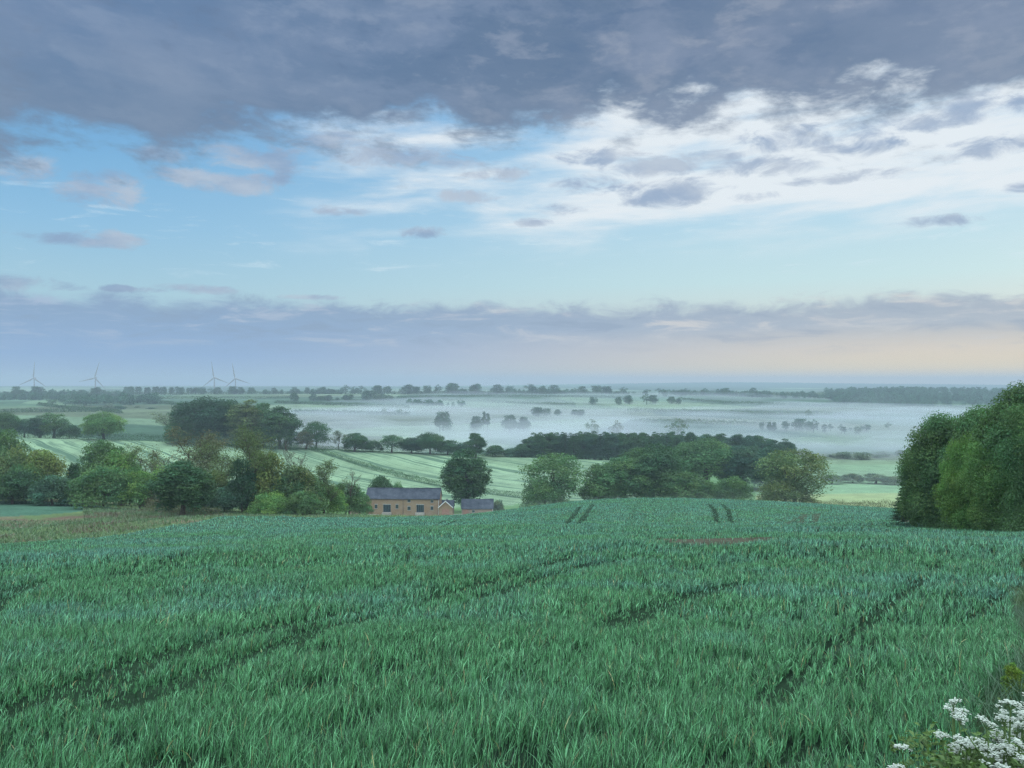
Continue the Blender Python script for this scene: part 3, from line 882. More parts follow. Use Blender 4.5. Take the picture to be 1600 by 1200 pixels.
def reg_skel(kind, seed, H, spread, tr, leaves, size, jit=0.35, **kw):
    s = skeleton(seed, H, spread, tr, leaves=leaves, size=size, jit=jit, **kw)
    tv = s['wood'] if s['twigs'] is None else join([s['wood'], s['twigs']])
    reg(kind, H, s.get('leaves'), tv)
reg_skel('sparse0', 21, 14, 0.95, 0.32, 6000, 0.28, jit=0.55, kids=(10, 5, 4, 3), first=0.3)
reg_skel('sparse1', 22, 14, 1.0, 0.30, 5200, 0.28, jit=0.5, kids=(10, 5, 4, 3), first=0.28)
reg_skel('willow', 23, 12, 1.05, 0.42, 13000, 0.26, jit=0.6, first=0.12, kids=(9, 5, 4, 3), droop=0.03)
reg_skel('poplar', 24, 14, 0.32, 0.26, 5200, 0.28, jit=0.40, kids=(10, 4, 3, 2))
# bare winter-dead trees: the twigs are their crown
for kd, sd_ in (('bare0', 31), ('bare1', 32)):
    s = skeleton(sd_, 13, 0.7, 0.26, kids=(9, 6, 4, 3))
    tw = s['twigs']
    KINDS[kd] = (np_mesh(kd + '_twigs', tw[0], tw[1], m_bark, None), np_mesh(kd + '_trunk', s['wood'][0], s['wood'][1], m_bark, None, True), float(tw[0][:, 2].max()), 2 * float(np.percentile(np.abs(tw[0][:, :2]), 98)))
V, F, c = spruce(41, 17, 7.0, 6500, 0.55); reg('fir0', 17, (V, F, c), tube([(0, 0, -0.4), (0, 0, 8), (0, 0, 16)], [0.3, 0.2, 0.04], 6))
V, F, c = spruce(42, 17, 5.8, 5500, 0.55); reg('fir1', 17, (V, F, c), tube([(0, 0, -0.4), (0.1, 0, 8), (0, 0, 16)], [0.28, 0.18, 0.04], 6))
# near kinds with small leaves (right-hand edge of the field)
reg_lobes('near0', 51, 12, 10, 0.0, 52, 0.30, 62000, 0.21, 'round', tr=0.24, ragged=0.28)
reg_lobes('near1', 52, 12, 9, 0.0, 46, 0.32, 54000, 0.21, 'round', tr=0.24, ragged=0.30)
reg_lobes('near2', 53, 12, 11, 0.0, 60, 0.28, 66000, 0.20, 'round', tr=0.26, ragged=0.28)
V, F, c = spruce(54, 8, 4.4, 16000, 0.26); reg('nearfir', 8, (V, F, c), tube([(0, 0, -0.3), (0, 0, 4), (0, 0, 7.6)], [0.16, 0.1, 0.03], 6))
# distant kinds: one mesh each
def reg_far(kind, seed, H, Wd, base, nl, lr, leaves, size, shape='round', **kw):
    L, V, F, c = lobes_crown(seed, H, Wd, base, nl, lr, leaves, size, shape, **kw)
    tv, tf = limbs(seed, L, H, base, 0.3, most=6)
    me = np_mesh(kind, np.concatenate([V, tv]), [F, tf + len(V)], m_leaf, np.concatenate([c, np.full((len(tv), 3), 0.8)]))
    KINDS[kind] = (me, None, float(np.percentile(V[:, 2], 99.7)), 2 * float(np.percentile(np.abs(V[:, :2]), 98)))
reg_far('far0', 61, 13, 11, 0.0, 24, 0.34, 1700, 0.8)
reg_far('far1', 62, 13, 9, 0.6, 18, 0.36, 1200, 0.75, 'oval')
reg_far('far2', 63, 13, 10, 1.6, 20, 0.24, 800, 0.7, 'oval', ragged=0.25)
reg_far('far3', 64, 11, 13, 0.0, 18, 0.40, 1500, 1.0, 'bush')
reg_far('far4', 65, 14, 6, 1.2, 12, 0.42, 900, 0.8, 'oval', ragged=0.2)

G0 = {  # leaf base colours
 'dark': (0.020, 0.048, 0.026), 'deep': (0.026, 0.060, 0.026), 'mid': (0.042, 0.086, 0.034), 'fresh': (0.062, 0.120, 0.036), 'olive': (0.054, 0.080, 0.032),
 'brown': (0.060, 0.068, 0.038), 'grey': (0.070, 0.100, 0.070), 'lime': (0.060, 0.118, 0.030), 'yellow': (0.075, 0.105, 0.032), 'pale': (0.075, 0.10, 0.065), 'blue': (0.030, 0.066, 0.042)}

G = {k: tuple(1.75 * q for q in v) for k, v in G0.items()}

def plant(kind, px, Y, top, width, colour, label, name='tree', cat='tree', group=None, rz=None, crown='crown', stretch=None):
    """one tree: at distance Y on the sight line px, its top at sight line top, width in the same units"""
    cm, tm, h0, w0 = KINDS[kind]
    x = at(px, Y); z = gz(x, Y) - 0.05
    H = -(top - 600.0) / FPX * Y - z
    Wm = width / FPX * Y
    sz, sx = H / h0, Wm / w0
    root = bpy.data.objects.new(name, None); COL.objects.link(root)
    root.location = (x, Y, z)
    root.rotation_euler = (0, 0, random.uniform(0, 6.28) if rz is None else rz)
    root.empty_display_size = 1
    root['label'] = label; root['category'] = cat
    if group: root['group'] = group
    if cm:
        c = link(crown, cm, root); c.scale = (sx, sx, sz)
        j = random.uniform(0.9, 1.1); g = G[colour]; c.color = (g[0] * j, g[1] * j, g[2] * j, 1)
    if tm:
        t = link('trunk' if name == 'tree' else 'stem', tm, root); t.scale = (sx, sx, sz)
    return root

def far(kind, px, Y, top, width, colour, label, name='distant_tree', group=None, cat='tree'):
    cm, tm, h0, w0 = KINDS[kind]
    x = at(px, Y); z = gz(x, Y) - 0.4
    H = max(-(top - 600.0) / FPX * Y - z, 2.5)
    o = link(name, cm, None, label, cat, group)
    o.location = (x, Y, z); o.rotation_euler = (0, 0, random.uniform(0, 6.28))
    o.scale = (width / FPX * Y / w0, width / FPX * Y / w0, H / h0)
    g = G[colour]; o.color = (*g, 1)
    return o

random.seed(4)
TREES = [
 # --- right-hand belt along the wheat, near
 ('nearfir', 1424, 104, 730, 46, 'dark', 'dark spiky conifer at the far tip of the tree belt on the right'),
 ('near1', 1454, 99, 690, 84, 'mid', 'dark green tree in the belt, just behind the spiky conifer'),
 ('near0', 1486, 92, 650, 110, 'mid', 'green tree with a ragged pointed top, tallest at the far end of the tree belt'),
 ('near2', 1516, 80, 684, 84, 'lime', 'bright lime green tree in the middle of the tree belt'),
 ('near0', 1548, 84, 638, 120, 'mid', 'dark tree behind the bright lime green tree in the belt'),
 ('near2', 1570, 72, 672, 104, 'fresh', 'fresh green bushy tree in the belt, nearer than the lime green tree'),
 ('near1', 1606, 72, 604, 130, 'mid', 'tallest dark tree of the belt, against the right edge of the photo'),
 ('near2', 1646, 64, 612, 130, 'mid', 'mid green tree at the near end of the belt, cut by the right edge'),
 ('near0', 1720, 58, 575, 160, 'deep', 'dark broad tree beyond the right edge, at the near end of the belt'),
 # --- old trees and thicket left of the barn
 ('oak1', 2, 236, 672, 74, 'mid', 'green tree cut by the left edge above a brown twiggy bush'),
 ('bush1', 18, 205, 699, 78, 'olive', 'brown twiggy bush by the left edge of the photo'),
 ('bush0', 66, 206, 704, 68, 'yellow', 'yellow-green rounded bush beside the brown twiggy bush'),
 ('bush2', 20, 194, 737, 62, 'deep', 'low dark bush at the left edge above the small blue-green field'),
 ('bush0', 82, 192, 743, 66, 'blue', 'low dark blue-green bush beside the big rounded bush'),
 ('bush2', 117, 214, 724, 26, 'deep', 'small dark bush standing alone against the pale field'),
 ('oak1', 163, 210, 690, 72, 'mid', 'compact dark green tree behind the big rounded bush'),
 ('sparse1', 222, 208, 693, 66, 'olive', 'olive thin-leaved tree right of the compact dark tree'),
 ('bush1', 161, 184, 727, 96, 'mid', 'biggest rounded grey-green bush of the left thicket'),
 ('bush0', 218, 186, 737, 66, 'fresh', 'light green bush between the big rounded bush and the dark trunked tree'),
 ('bush2', 246, 186, 762, 54, 'brown', 'low brownish scrub behind the dark trunked tree'),
 ('oak2', 285, 157, 721, 84, 'deep', 'dark green tree with a bare leaning trunk at the edge of the wheat'),
 ('sparse0', 302, 190, 667, 84, 'brown', 'brown thinly leaved tree rising behind the dark trunked tree'),
 ('bush1', 330, 178, 737, 66, 'olive', 'olive undergrowth bush between the brown tree and the ivy-clad tree'),
 ('sparse0', 384, 176, 664, 72, 'olive', 'tall olive tree with an ivy-clad trunk'),
 ('bush2', 378, 172, 718, 42, 'dark', 'dark ivy mass around the trunk of the tall olive tree'),
 ('bush0', 350, 171, 762, 56, 'blue', 'dark low bush at the foot of the ivy-clad tree'),
 ('bush2', 416, 176, 706, 58, 'yellow', 'yellow-green bush just right of the ivy-clad tree'),
 ('bare0', 462, 184, 687, 66, 'brown', 'bare branched tree standing above the bushes near the barn'),
 ('bush0', 446, 176, 744, 72, 'deep', 'dark green bush below the bare branched tree'),
 ('poplar', 507, 186, 718, 44, 'olive', 'slim olive upright tree, last tall one before the barn'),
 ('bush2', 484, 181, 742, 56, 'mid', 'mid green bush at the foot of the slim olive tree'),
 ('bush1', 424, 168, 770, 66, 'fresh', 'low light green bush at the field edge below the yellow-green bush'),
 ('bare1', 545, 212, 728, 36, 'brown', 'thin bare tree nearest the barn'),
 ('bush2', 540, 214, 756, 54, 'mid', 'grey-green bush round the thin bare tree'),
 ('bush0', 562, 236, 771, 40, 'mid', 'green bush in front of the little pale-roofed shed'),
 ('bush1', 40, 200, 726, 60, 'mid', 'mid green bush in the gap between the left edge bush and the yellow-green bush'),
 ('bush0', 128, 195, 746, 54, 'mid', 'bush at the left foot of the biggest rounded bush'),
 ('open1', 190, 204, 704, 56, 'fresh', 'light loose tree between the compact dark tree and the olive thin-leaved tree'),
 ('bush1', 258, 192, 728, 62, 'fresh', 'fresh green bush behind the dark trunked tree on its left'),
 ('sparse1', 340, 186, 690, 70, 'olive', 'thin olive tree between the brown tree and the ivy-clad tree'),
 ('bush0', 300, 174, 752, 70, 'mid', 'green bush directly behind the bare leaning trunk'),
 ('bush1', 398, 180, 738, 62, 'mid', 'mid green bush behind the ivy mass on its right'),
 ('bush2', 464, 178, 728, 60, 'olive', 'olive bush wrapped round the bare branched tree'),
 ('bush1', 512, 190, 758, 54, 'fresh', 'fresh green bush under the slim olive tree on the barn side'),
 ('bush0', 474, 168, 768, 60, 'mid', 'low green bush at the wheat edge below the bare branched tree'),
 # --- round the barn
 ('bush0', 594, 306, 744, 40, 'deep', 'dark round bush behind the barn roof'),
 ('bush1', 622, 304, 754, 24, 'mid', 'small bush showing just over the barn roof'),
 ('oak2', 728, 300, 703, 68, 'deep', 'big dark tree standing just right of the long barn'),
 ('tall0', 743, 492, 677, 32, 'deep', 'tall tree in the hedge line showing above the big dark tree'),
 ('bush1', 778, 286, 781, 20, 'grey', 'small bush at the end of the low outbuilding'),
 # --- hedge-line trees across the slope
 ('oak0', 4, 505, 644, 46, 'mid', 'green hedge-line tree cut by the left edge, beyond the pale crop'),
 ('open0', 38, 515, 655, 34, 'blue', 'loose-topped tree in the dark clump at the far left of the hedge line'),
 ('tall1', 62, 512, 650, 34, 'blue', 'middle tree of the dark clump at the far left of the hedge line'),
 ('open1', 84, 508, 645, 40, 'mid', 'twiggy tallest tree of the dark clump at the far left of the hedge line'),
 ('bush1', 108, 506, 664, 34, 'deep', 'low end of the dark clump at the far left of the hedge line'),
 ('oak0', 162, 502, 644, 56, 'fresh', 'round light green tree standing alone in the dark hedge'),
 ('sparse1', 270, 512, 636, 44, 'pale', 'pale thinly leaved tree at the left end of the great dark clump'),
 ('oak0', 316, 500, 622, 84, 'dark', 'largest dark pine-like tree of the great clump on the hedge line'),
 ('oak1', 352, 505, 625, 66, 'dark', 'second dark tree of the great clump, joined to the largest one'),
 ('tall1', 385, 496, 626, 56, 'olive', 'lighter olive tree near the right end of the great clump'),
 ('oak2', 412, 500, 631, 52, 'mid', 'green tree near the right end of the great clump'),
 ('oak2', 437, 494, 636, 58, 'deep', 'dark leafy tree ending the great clump on the right'),
 ('oak0', 290, 494, 656, 58, 'deep', 'lower dark tree at the left foot of the great clump'),
 ('open1', 478, 498, 672, 30, 'brown', 'brownish thin tree between the great clump and the open crowned tree'),
 ('open0', 494, 502, 659, 42, 'deep', 'open crowned tree just right of the great clump'),
 ('poplar', 529, 505, 672, 18, 'pale', 'slender pale young tree in the hedge line'),
 ('oak1', 554, 500, 677, 36, 'deep', 'rounded tree next to the slender pale young tree'),
 ('bush1', 582, 503, 688, 32, 'deep', 'low bush right of the rounded hedge-line tree'),
 ('open0', 612, 502, 680, 40, 'deep', 'spreading hedge-line tree, leftmost of the darker run'),
 ('oak1', 643, 504, 684, 34, 'dark', 'dark low tree in the middle of the darker run'),
 ('oak0', 672, 502, 676, 42, 'deep', 'tallest round tree of the darker run of the hedge line'),
 ('bush2', 700, 504, 688, 34, 'deep', 'bushy tree at the right end of the darker run'),
 ('bush1', 720, 505, 692, 26, 'blue', 'bush just left of the tall tree in the hedge line'),
 ('bush0', 774, 506, 696, 32, 'deep', 'low tree just right of the tall tree in the hedge line'),
 ('bush1', 800, 508, 700, 30, 'blue', 'low bush before the conifer wood begins'),
 # --- trees in the hollow behind the knoll
 ('open0', 866, 300, 709, 92, 'mid', 'light green tree with gaps in its crown, leftmost in the hollow'),
 ('bush1', 852, 292, 752, 72, 'mid', 'grey-green bush below the light green tree in the hollow'),
 ('bush2', 936, 300, 726, 60, 'mid', 'misty grey-green bushy tree between the light green tree and the dark dome'),
 ('oak1', 978, 306, 716, 88, 'mid', 'rounded tree on the left flank of the dark dome'),
 ('oak0', 1020, 312, 696, 104, 'deep', 'dark domed tree, tallest in the hollow behind the knoll'),
 ('bush0', 1070, 300, 738, 82, 'mid', 'grey misty bush right of the dark domed tree'),
 ('oak0', 1104, 372, 686, 102, 'mid', 'broad green tree behind, right of the dark domed tree'),
 ('oak1', 1162, 366, 698, 84, 'blue', 'blue-green tree right of the broad green tree'),
 ('bush1', 1146, 288, 745, 62, 'mid', 'rounded low bush at the edge of the knoll'),
 ('bush0', 1104, 296, 752, 60, 'mid', 'low misty bush beside the rounded low bush'),
 ('oak2', 1204, 350, 700, 62, 'blue', 'dark tree tucked behind the spreading olive tree'),
 ('open0', 1242, 262, 703, 100, 'olive', 'spreading olive tree with visible branches, by the hedge'),
 ('bush1', 1228, 258, 752, 84, 'olive', 'olive bush under the spreading olive tree'),
 # --- hazy trees seen through the gap
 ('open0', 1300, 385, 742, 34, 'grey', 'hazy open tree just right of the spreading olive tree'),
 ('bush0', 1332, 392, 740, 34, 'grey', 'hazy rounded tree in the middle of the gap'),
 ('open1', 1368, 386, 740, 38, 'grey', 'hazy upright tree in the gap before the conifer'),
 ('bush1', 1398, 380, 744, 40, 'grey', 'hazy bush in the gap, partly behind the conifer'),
]
for t in TREES:
    bushy = t[0].startswith('bush')
    plant(*t, name='bush' if bushy else 'tree', cat='bush' if bushy else 'tree', crown='twigs' if t[0].startswith('bare') else ('foliage' if bushy else 'crown'))

# --- the conifer wood behind the hollow
random.seed(8)
for i in range(62):
    f = i / 61
    px = 812 + f * 268 + random.uniform(-4, 4)
    Yk = random.uniform(508, 524) if i % 3 else random.uniform(530, 556)
    top = 674.5 + 4 * abs(f - 0.45) + random.uniform(-2, 2.5) + max(0, (0.10 - f)) * 200 + (2.5 if Yk < 524 else 0)
    o = plant(random.choice(['fir0', 'fir1', 'tall1', 'tall0']), px, Yk, top, random.uniform(21, 28), random.choice(['dark', 'deep', 'blue', 'deep']),
              'dark tree among many alike in the long wood behind the hollow', group='trees of the long dark wood')
for i in range(15):
    f = i / 14
    plant(random.choice(['oak1', 'oak2', 'tall1', 'tall0']), 1082 + f * 150 + random.uniform(-4, 4), random.uniform(515, 560), 678 + 14 * max(0, f - 0.55) + random.uniform(-3, 5) + 5 * f, random.uniform(28, 38),
          random.choice(['dark', 'deep', 'blue']), 'dark broad-leaved tree at the lower right end of the long wood', group='broad-leaved trees at the end of the long wood')

# --- hedges
def hedge(pts, r, colour, label, per=70, size=0.34, seed=1, gap=0.0):
    rg = np.random.default_rng(seed)
    C, Nn = [], []
    for (ax, ay), (bx, by) in zip(pts[:-1], pts[1:]):
        ln = math.hypot(bx - ax, by - ay)
        k = int(ln * per)
        t = rg.random(k)
        x = ax + (bx - ax) * t; y = ay + (by - ay) * t
        hh = 0.65 + 0.8 * fbm(x / 2.2, y / 2.2, seed + 200, 3)
        keep = fbm(x / 5, y / 5, seed + 300, 2) > gap
        th = rg.uniform(0, np.pi, k); u = rg.normal(size=k) * 0.25
        rr = r * hh * rg.uniform(0.75, 1.05, k)
        nx_, ny_ = -(by - ay) / ln, (bx - ax) / ln
        ox = np.cos(th) * rr * 0.9
        oz = np.sin(th) * rr * 1.7
        x2 = x + nx_ * ox + rg.normal(0, .12, k); y2 = y + ny_ * ox + rg.normal(0, .12, k)
        C.append(np.stack([x2, y2, ground(x2, y2) + oz * rg.uniform(0.85, 1.1, k)], 1)[keep])
        Nn.append((np.stack([nx_ * np.cos(th), ny_ * np.cos(th), np.sin(th)], 1) + rg.normal(0, .5, (k, 3)))[keep])
    C = np.concatenate(C); Nn = np.concatenate(Nn)
    o3 = C[0].copy(); o3[2] -= 0
    V, F = leaf_quads(rg, C - o3, Nn, size)
    b = (rg.uniform(0.6, 1.4, len(C)) * (0.7 + 0.6 * fbm(C[:, 0] / 3, C[:, 1] / 3, seed + 9, 2)))
    ob = link('hedge', np_mesh('hedge', V, F, m_leaf, np.repeat(np.stack([b, b, b], 1), 4, 0)), None, label, 'hedge')
    ob.location = o3; ob.color = (*G[colour], 1)
    return ob
P_ = lambda l: [(at(p, Y), Y) for p, Y in l]
hedge(P_([(484, 498), (560, 452), (640, 408), (700, 380), (822, 346)]), 1.5, 'deep', 'dark hedge slanting down the pale crop towards the big dark tree', seed=1)
hedge(P_([(-120, 503), (110, 503), (300, 502), (450, 500)]), 2.5, 'dark', 'long dark hedge along the top of the pale crop on the left', per=60, size=0.45, seed=2)
hedge(P_([(268, 499), (300, 496), (380, 492), (466, 492)]), 3.4, 'deep', 'tall thick hedge under the great dark clump of trees', per=110, size=0.5, seed=12)
hedge(P_([(440, 500), (560, 503), (700, 505), (812, 506)]), 1.4, 'deep', 'dark hedge along the top of the pale crop under the darker run of trees', per=50, size=0.42, seed=3)
hedge(P_([(805, 506), (960, 506), (1085, 508)]), 1.5, 'dark', 'dense dark edge hedge along the foot of the conifer wood', per=40, size=0.5, seed=4)
hedge(P_([(1262, 238), (1300, 232), (1360, 226), (1440, 215)]), 1.7, 'brown', 'dark reddish hedge between the knoll and the straw-coloured strip', per=130, size=0.3, seed=5)
hedge(P_([(1232, 405), (1320, 410), (1440, 405)]), 1.2, 'grey', 'hazy low hedge across the gap under the hazy trees', per=50, seed=6)
hedge(P_([(230, 170), (262, 166), (300, 163), (345, 164)]), 1.0, 'brown', 'low brown bramble hedge under the left thicket', per=150, size=0.26, seed=7)
hedge(P_([(1436, 102), (1480, 90), (1530, 79), (1575, 70), (1625, 60)]), 1.3, 'mid', 'leafy undergrowth hedge along the foot of the tree belt on the right', per=420, size=0.2, seed=9)
hedge(P_([(-60, 196), (20, 196), (110, 192)]), 1.1, 'blue', 'low dark hedge behind the small blue-green field', per=110, size=0.28, seed=8)

# ---------------------------------------------------------------- distant trees
random.seed(21)
FK = ['far0', 'far1', 'far2', 'far3', 'far4']
single = [  # lone trees out in the mist
 ('far3', 692, 900, 643, 29, 'dark', 'dark domed tree standing alone in the mist'),
 ('far3', 744, 900, 650, 20, 'dark', 'small dark tree beside two upright trees in the mist'),
 ('far4', 756, 905, 643, 8, 'dark', 'left one of two narrow upright trees in the mist'),
 ('far4', 762, 905, 646, 8, 'dark', 'right one of two narrow upright trees in the mist'),
 ('far3', 797, 900, 648, 26, 'dark', 'dark flat-topped tree in the mist, right of the upright trees'),
 ('far3', 818, 905, 651, 20, 'dark', 'low dark tree touching the flat-topped tree in the mist'),
 ('far2', 925, 800, 655, 24, 'olive', 'leafy tree above the conifer wood, leftmost of three'),
 ('far2', 963, 800, 657, 22, 'brown', 'thin brownish tree above the conifer wood, middle of three'),
 ('far2', 1058, 800, 654, 34, 'grey', 'spreading two-headed tree above the conifer wood, right of three'),
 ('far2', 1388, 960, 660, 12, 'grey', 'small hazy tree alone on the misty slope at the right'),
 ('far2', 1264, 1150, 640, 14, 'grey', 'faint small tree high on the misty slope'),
 ('far0', 82, 1300, 624, 16, 'mid', 'round light tree in front of the far left wood'),
]
for t in single: far(*t)
def run(px0, px1, Y0, Y1, top0, top1, n_, w0, w1, label, group, cols=('deep', 'blue', 'dark'), kinds=FK, jt=2.5):
    w0, w1 = w0 * 0.78, w1 * 0.78
    for i in range(n_):
        f = min(max((i + random.gauss(0.5, 0.7)) / n_, 0), 1)
        s_ = random.random() ** 1.6
        far(random.choice(kinds), px0 + (px1 - px0) * f, Y0 + (Y1 - Y0) * f + random.uniform(-25, 25), top0 + (top1 - top0) * f + jt * (1.1 - 2.2 * s_), w0 * 0.8 + (w1 - w0 * 0.8) * s_ * random.uniform(0.8, 1.25), random.choice(cols), label, group=group)
# skyline ridge
run(195, 300, 1840, 1850, 604.5, 604.5, 22, 8, 10, 'small round tree in the even skyline row between the turbines', 'even skyline row of trees', kinds=['far1'], jt=1)
run(300, 420, 1830, 1850, 606, 606, 18, 8, 20, 'hazy skyline tree near the two close turbines', 'skyline trees near the close turbines', jt=3)
run(420, 520, 1850, 1850, 607, 606, 14, 8, 14, 'hazy skyline tree above the great dark clump', 'skyline trees above the great clump', kinds=['far0', 'far2', 'far1'], jt=2.5)
run(500, 700, 1850, 1850, 606, 603, 26, 10, 22, 'hazy skyline tree left of the middle of the ridge', 'skyline trees left of the middle', kinds=['far0', 'far2', 'far1', 'far0'], jt=4)
run(700, 975, 1850, 1850, 602, 606, 32, 10, 24, 'hazy skyline tree on the middle of the ridge', 'skyline trees on the middle of the ridge', kinds=['far0', 'far2', 'far1', 'far0'], jt=4)
run(990, 1030, 1850, 1850, 610, 606, 4, 14, 22, 'hazy tree in the small clump on the skyline above the conifer wood', 'small skyline clump', kinds=['far3', 'far2'], jt=2)
# below the ridge on the left
run(140, 245, 1150, 1200, 632, 637, 8, 14, 24, 'pale hazy bush on the hillside behind the round light green tree', 'hazy hillside bushes', cols=('grey', 'blue'), kinds=['far3'], jt=3)
run(455, 490, 1480, 1520, 611, 614, 3, 18, 26, 'dark tree in the small clump below the skyline, centre left', 'small clump below the skyline', jt=2)
run(480, 620, 1540, 1560, 619, 617, 12, 10, 22, 'hazy bush in the row below the skyline, centre left', 'row below the skyline', kinds=['far3', 'far0'], jt=2.5)
run(570, 600, 1560, 1620, 610, 613, 4, 14, 22, 'dark tree in the pair of clumps right of the row', 'dark pair of clumps', jt=2)
run(925, 1060, 1470, 1520, 617, 619, 9, 14, 26, 'misty tree in the broken belt above the mist', 'broken belt above the mist', jt=3)
run(600, 640, 1130, 1140, 634, 640, 4, 12, 22, 'faint thin tree fading into the mist', 'faint trees fading into the mist', cols=('grey',), kinds=['far2'], jt=3)
# hedge lines crossing the misty slope
run(830, 925, 1150, 1130, 636, 640, 9, 14, 26, 'misty tree in the hedge line crossing the slope above the lone trees', 'misty hedge line on the slope', kinds=['far3', 'far0'], jt=2.5)
run(1190, 1300, 940, 930, 655, 659, 13, 12, 22, 'misty tree in the left half of the row on the right slope', 'misty row, left half', cols=('blue', 'dark'), jt=4)
run(1300, 1365, 920, 915, 661, 668, 7, 12, 18, 'misty tree in the right half of the row on the right slope', 'misty row, right half', cols=('grey', 'blue'), kinds=['far2', 'far4', 'far0'], jt=4)
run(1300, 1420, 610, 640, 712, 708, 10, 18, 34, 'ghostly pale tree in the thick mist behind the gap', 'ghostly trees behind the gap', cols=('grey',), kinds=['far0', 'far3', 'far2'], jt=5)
run(-30, 205, 1700, 1720, 606, 606, 9, 12, 20, 'taller hazy tree standing out of the wood on the left skyline', 'tall trees of the left skyline wood', jt=3)
run(1035, 1200, 1775, 1790, 609, 608, 9, 9, 16, 'taller hazy tree standing out of the long low skyline wood', 'tall trees of the long skyline wood', kinds=['far2', 'far1', 'far0'], jt=3)
# far hedges and the low growth under the skyline trees
FH = lambda pts, r, c, lb, sd, per=20: hedge(P_(pts), r * 1.25, 'deep' if c == 'blue' else c, lb, per=per, size=1.3, seed=sd)
FH([(-40, 1760), (100, 1770), (205, 1800)], 5.0, 'blue', 'low continuous growth under the left skyline trees', 41, 30)
FH([(195, 1845), (300, 1848), (420, 1852)], 2.8, 'blue', 'low growth under the even skyline row', 42, 24)
FH([(420, 1855), (560, 1852), (700, 1852)], 3.0, 'blue', 'skyline hedge left of the middle of the ridge', 43, 24)
FH([(700, 1852), (840, 1850), (975, 1856)], 3.0, 'blue', 'skyline hedge along the middle of the ridge', 44, 24)
FH([(1030, 1825), (1120, 1815), (1210, 1800)], 4.5, 'blue', 'thick skyline hedge left of the wooded hill', 45, 30)
FH([(1170, 1770), (1250, 1800), (1335, 1850)], 5.0, 'blue', 'thick growth at the left foot of the wooded hill', 46, 30)
FH([(-30, 1500), (60, 1495), (135, 1480)], 4.0, 'blue', 'dense lower edge of the far left wood', 47, 24)
FH([(430, 1400), (520, 1330), (640, 1300)], 2.4, 'blue', 'hedge slanting across the pale far field, centre left', 51)
FH([(60, 1230), (120, 1130), (190, 1040)], 2.2, 'blue', 'hedge running downhill across the far left hillside', 52)
FH([(250, 1320), (340, 1200), (420, 1120)], 2.4, 'blue', 'hedge running downhill behind the great dark clump', 53)
FH([(690, 1560), (800, 1480), (900, 1440)], 2.4, 'blue', 'hedge slanting below the middle of the ridge', 54)
FH([(1060, 1680), (1150, 1560), (1290, 1480)], 2.4, 'blue', 'hedge slanting below the long skyline wood', 55)
FH([(985, 1010), (1100, 1000), (1200, 985)], 2.6, 'grey', 'misty hedge running behind the three trees above the conifer wood', 31)
FH([(460, 1130), (560, 1120), (640, 1110)], 2.2, 'blue', 'thin hedge along the lower edge of the pale far field, centre left', 32)
FH([(-50, 1590), (100, 1600), (220, 1620)], 2.6, 'blue', 'dark hedge line below the far left wood', 33)
FH([(240, 1560), (330, 1620), (460, 1640)], 2.4, 'blue', 'thin hedge below the close pair of turbines', 34)
FH([(620, 1650), (760, 1700), (980, 1700)], 2.4, 'blue', 'thin hedge under the middle of the ridge', 35)
FH([(-40, 1010), (60, 1040), (150, 1060)], 2.2, 'blue', 'thin hedge across the far left hillside', 36)
FH([(980, 1250), (1120, 1240), (1300, 1210)], 2.6, 'grey', 'faint misty hedge high on the right slope', 37)
FH([(1280, 1500), (1400, 1520), (1560, 1560)], 2.6, 'blue', 'hedge across the field below the wooded hill', 38)
# woods so far off that they read as one mass
L, V0, F0, c0_ = lobes_crown(90, 13, 12, 0.0, 16, 0.36, 300, 1.7)
def wood(px0, px1, Yf, n_, s0, s1, colour, label, sd_):
    """many merged crowns; Yf(f) gives the depth range along the wood"""
    rg = np.random.default_rng(sd_)
    Vs, Fs, Cs, off = [], [], [], 0
    for i in range(n_):
        f = rg.random(); px = px0 + (px1 - px0) * f
        ya, yb = Yf(f); Y = rg.uniform(ya, yb)
        x = at(px, Y); z = gz(x, Y) - 1
        s_ = rg.uniform(s0, s1) * (0.75 + 0.5 * float(fbm(np.array([x / 35]), np.array([Y / 35]), sd_, 2)[0])); an = rg.uniform(0, 6.28); wd = rg.uniform(0.75, 1.2)
        Rm = np.array([[math.cos(an) * wd, -math.sin(an) * wd, 0], [math.sin(an) * wd, math.cos(an) * wd, 0], [0, 0, 1]])
        Vs.append((V0 * s_) @ Rm.T + np.array([x, Y, z])); Fs.append(F0 + off); off += len(V0); Cs.append(c0_ * rg.uniform(0.75, 1.25))
    o = link('distant_wood', np_mesh('distant_wood', np.concatenate(Vs), np.concatenate(Fs), m_leaf, np.concatenate(Cs)), None, label, 'wood', kind='stuff')
    o.color = (*G[colour], 1)
wood(1290, 1650, lambda f: (1620 + 60 * f, 2160), 900, 0.9, 1.35, 'blue', 'far-off wood covering the hill on the right skyline', 77)
wood(-60, 205, lambda f: (1700, 1790), 110, 0.6, 1.3, 'blue', 'hazy wood along the left skyline below the wind turbines', 78)
wood(-60, 135, lambda f: (1440, 1540), 90, 0.8, 1.35, 'blue', 'dark blue wood below the left skyline', 79)
wood(95, 245, lambda f: (1230 + 60 * f, 1360), 100, 0.8, 1.5, 'blue', 'hazy wood sloping down the hillside at the left', 80)
wood(1035, 1205, lambda f: (1780, 1830), 90, 0.6, 1.25, 'blue', 'long low skyline wood left of the wooded hill', 81)
wood(1165, 1335, lambda f: (1740, 1870), 110, 0.7, 1.25, 'blue', 'hazy wood at the left foot of the wooded hill', 82)
wood(415, 985, lambda f: (1842, 1868), 150, 0.3, 0.75, 'blue', 'low scrub and small trees all along the middle of the skyline', 88)
wood(690, 760, lambda f: (1835, 1865), 26, 0.6, 1.2, 'blue', 'small skyline copse above the lone domed tree', 83)
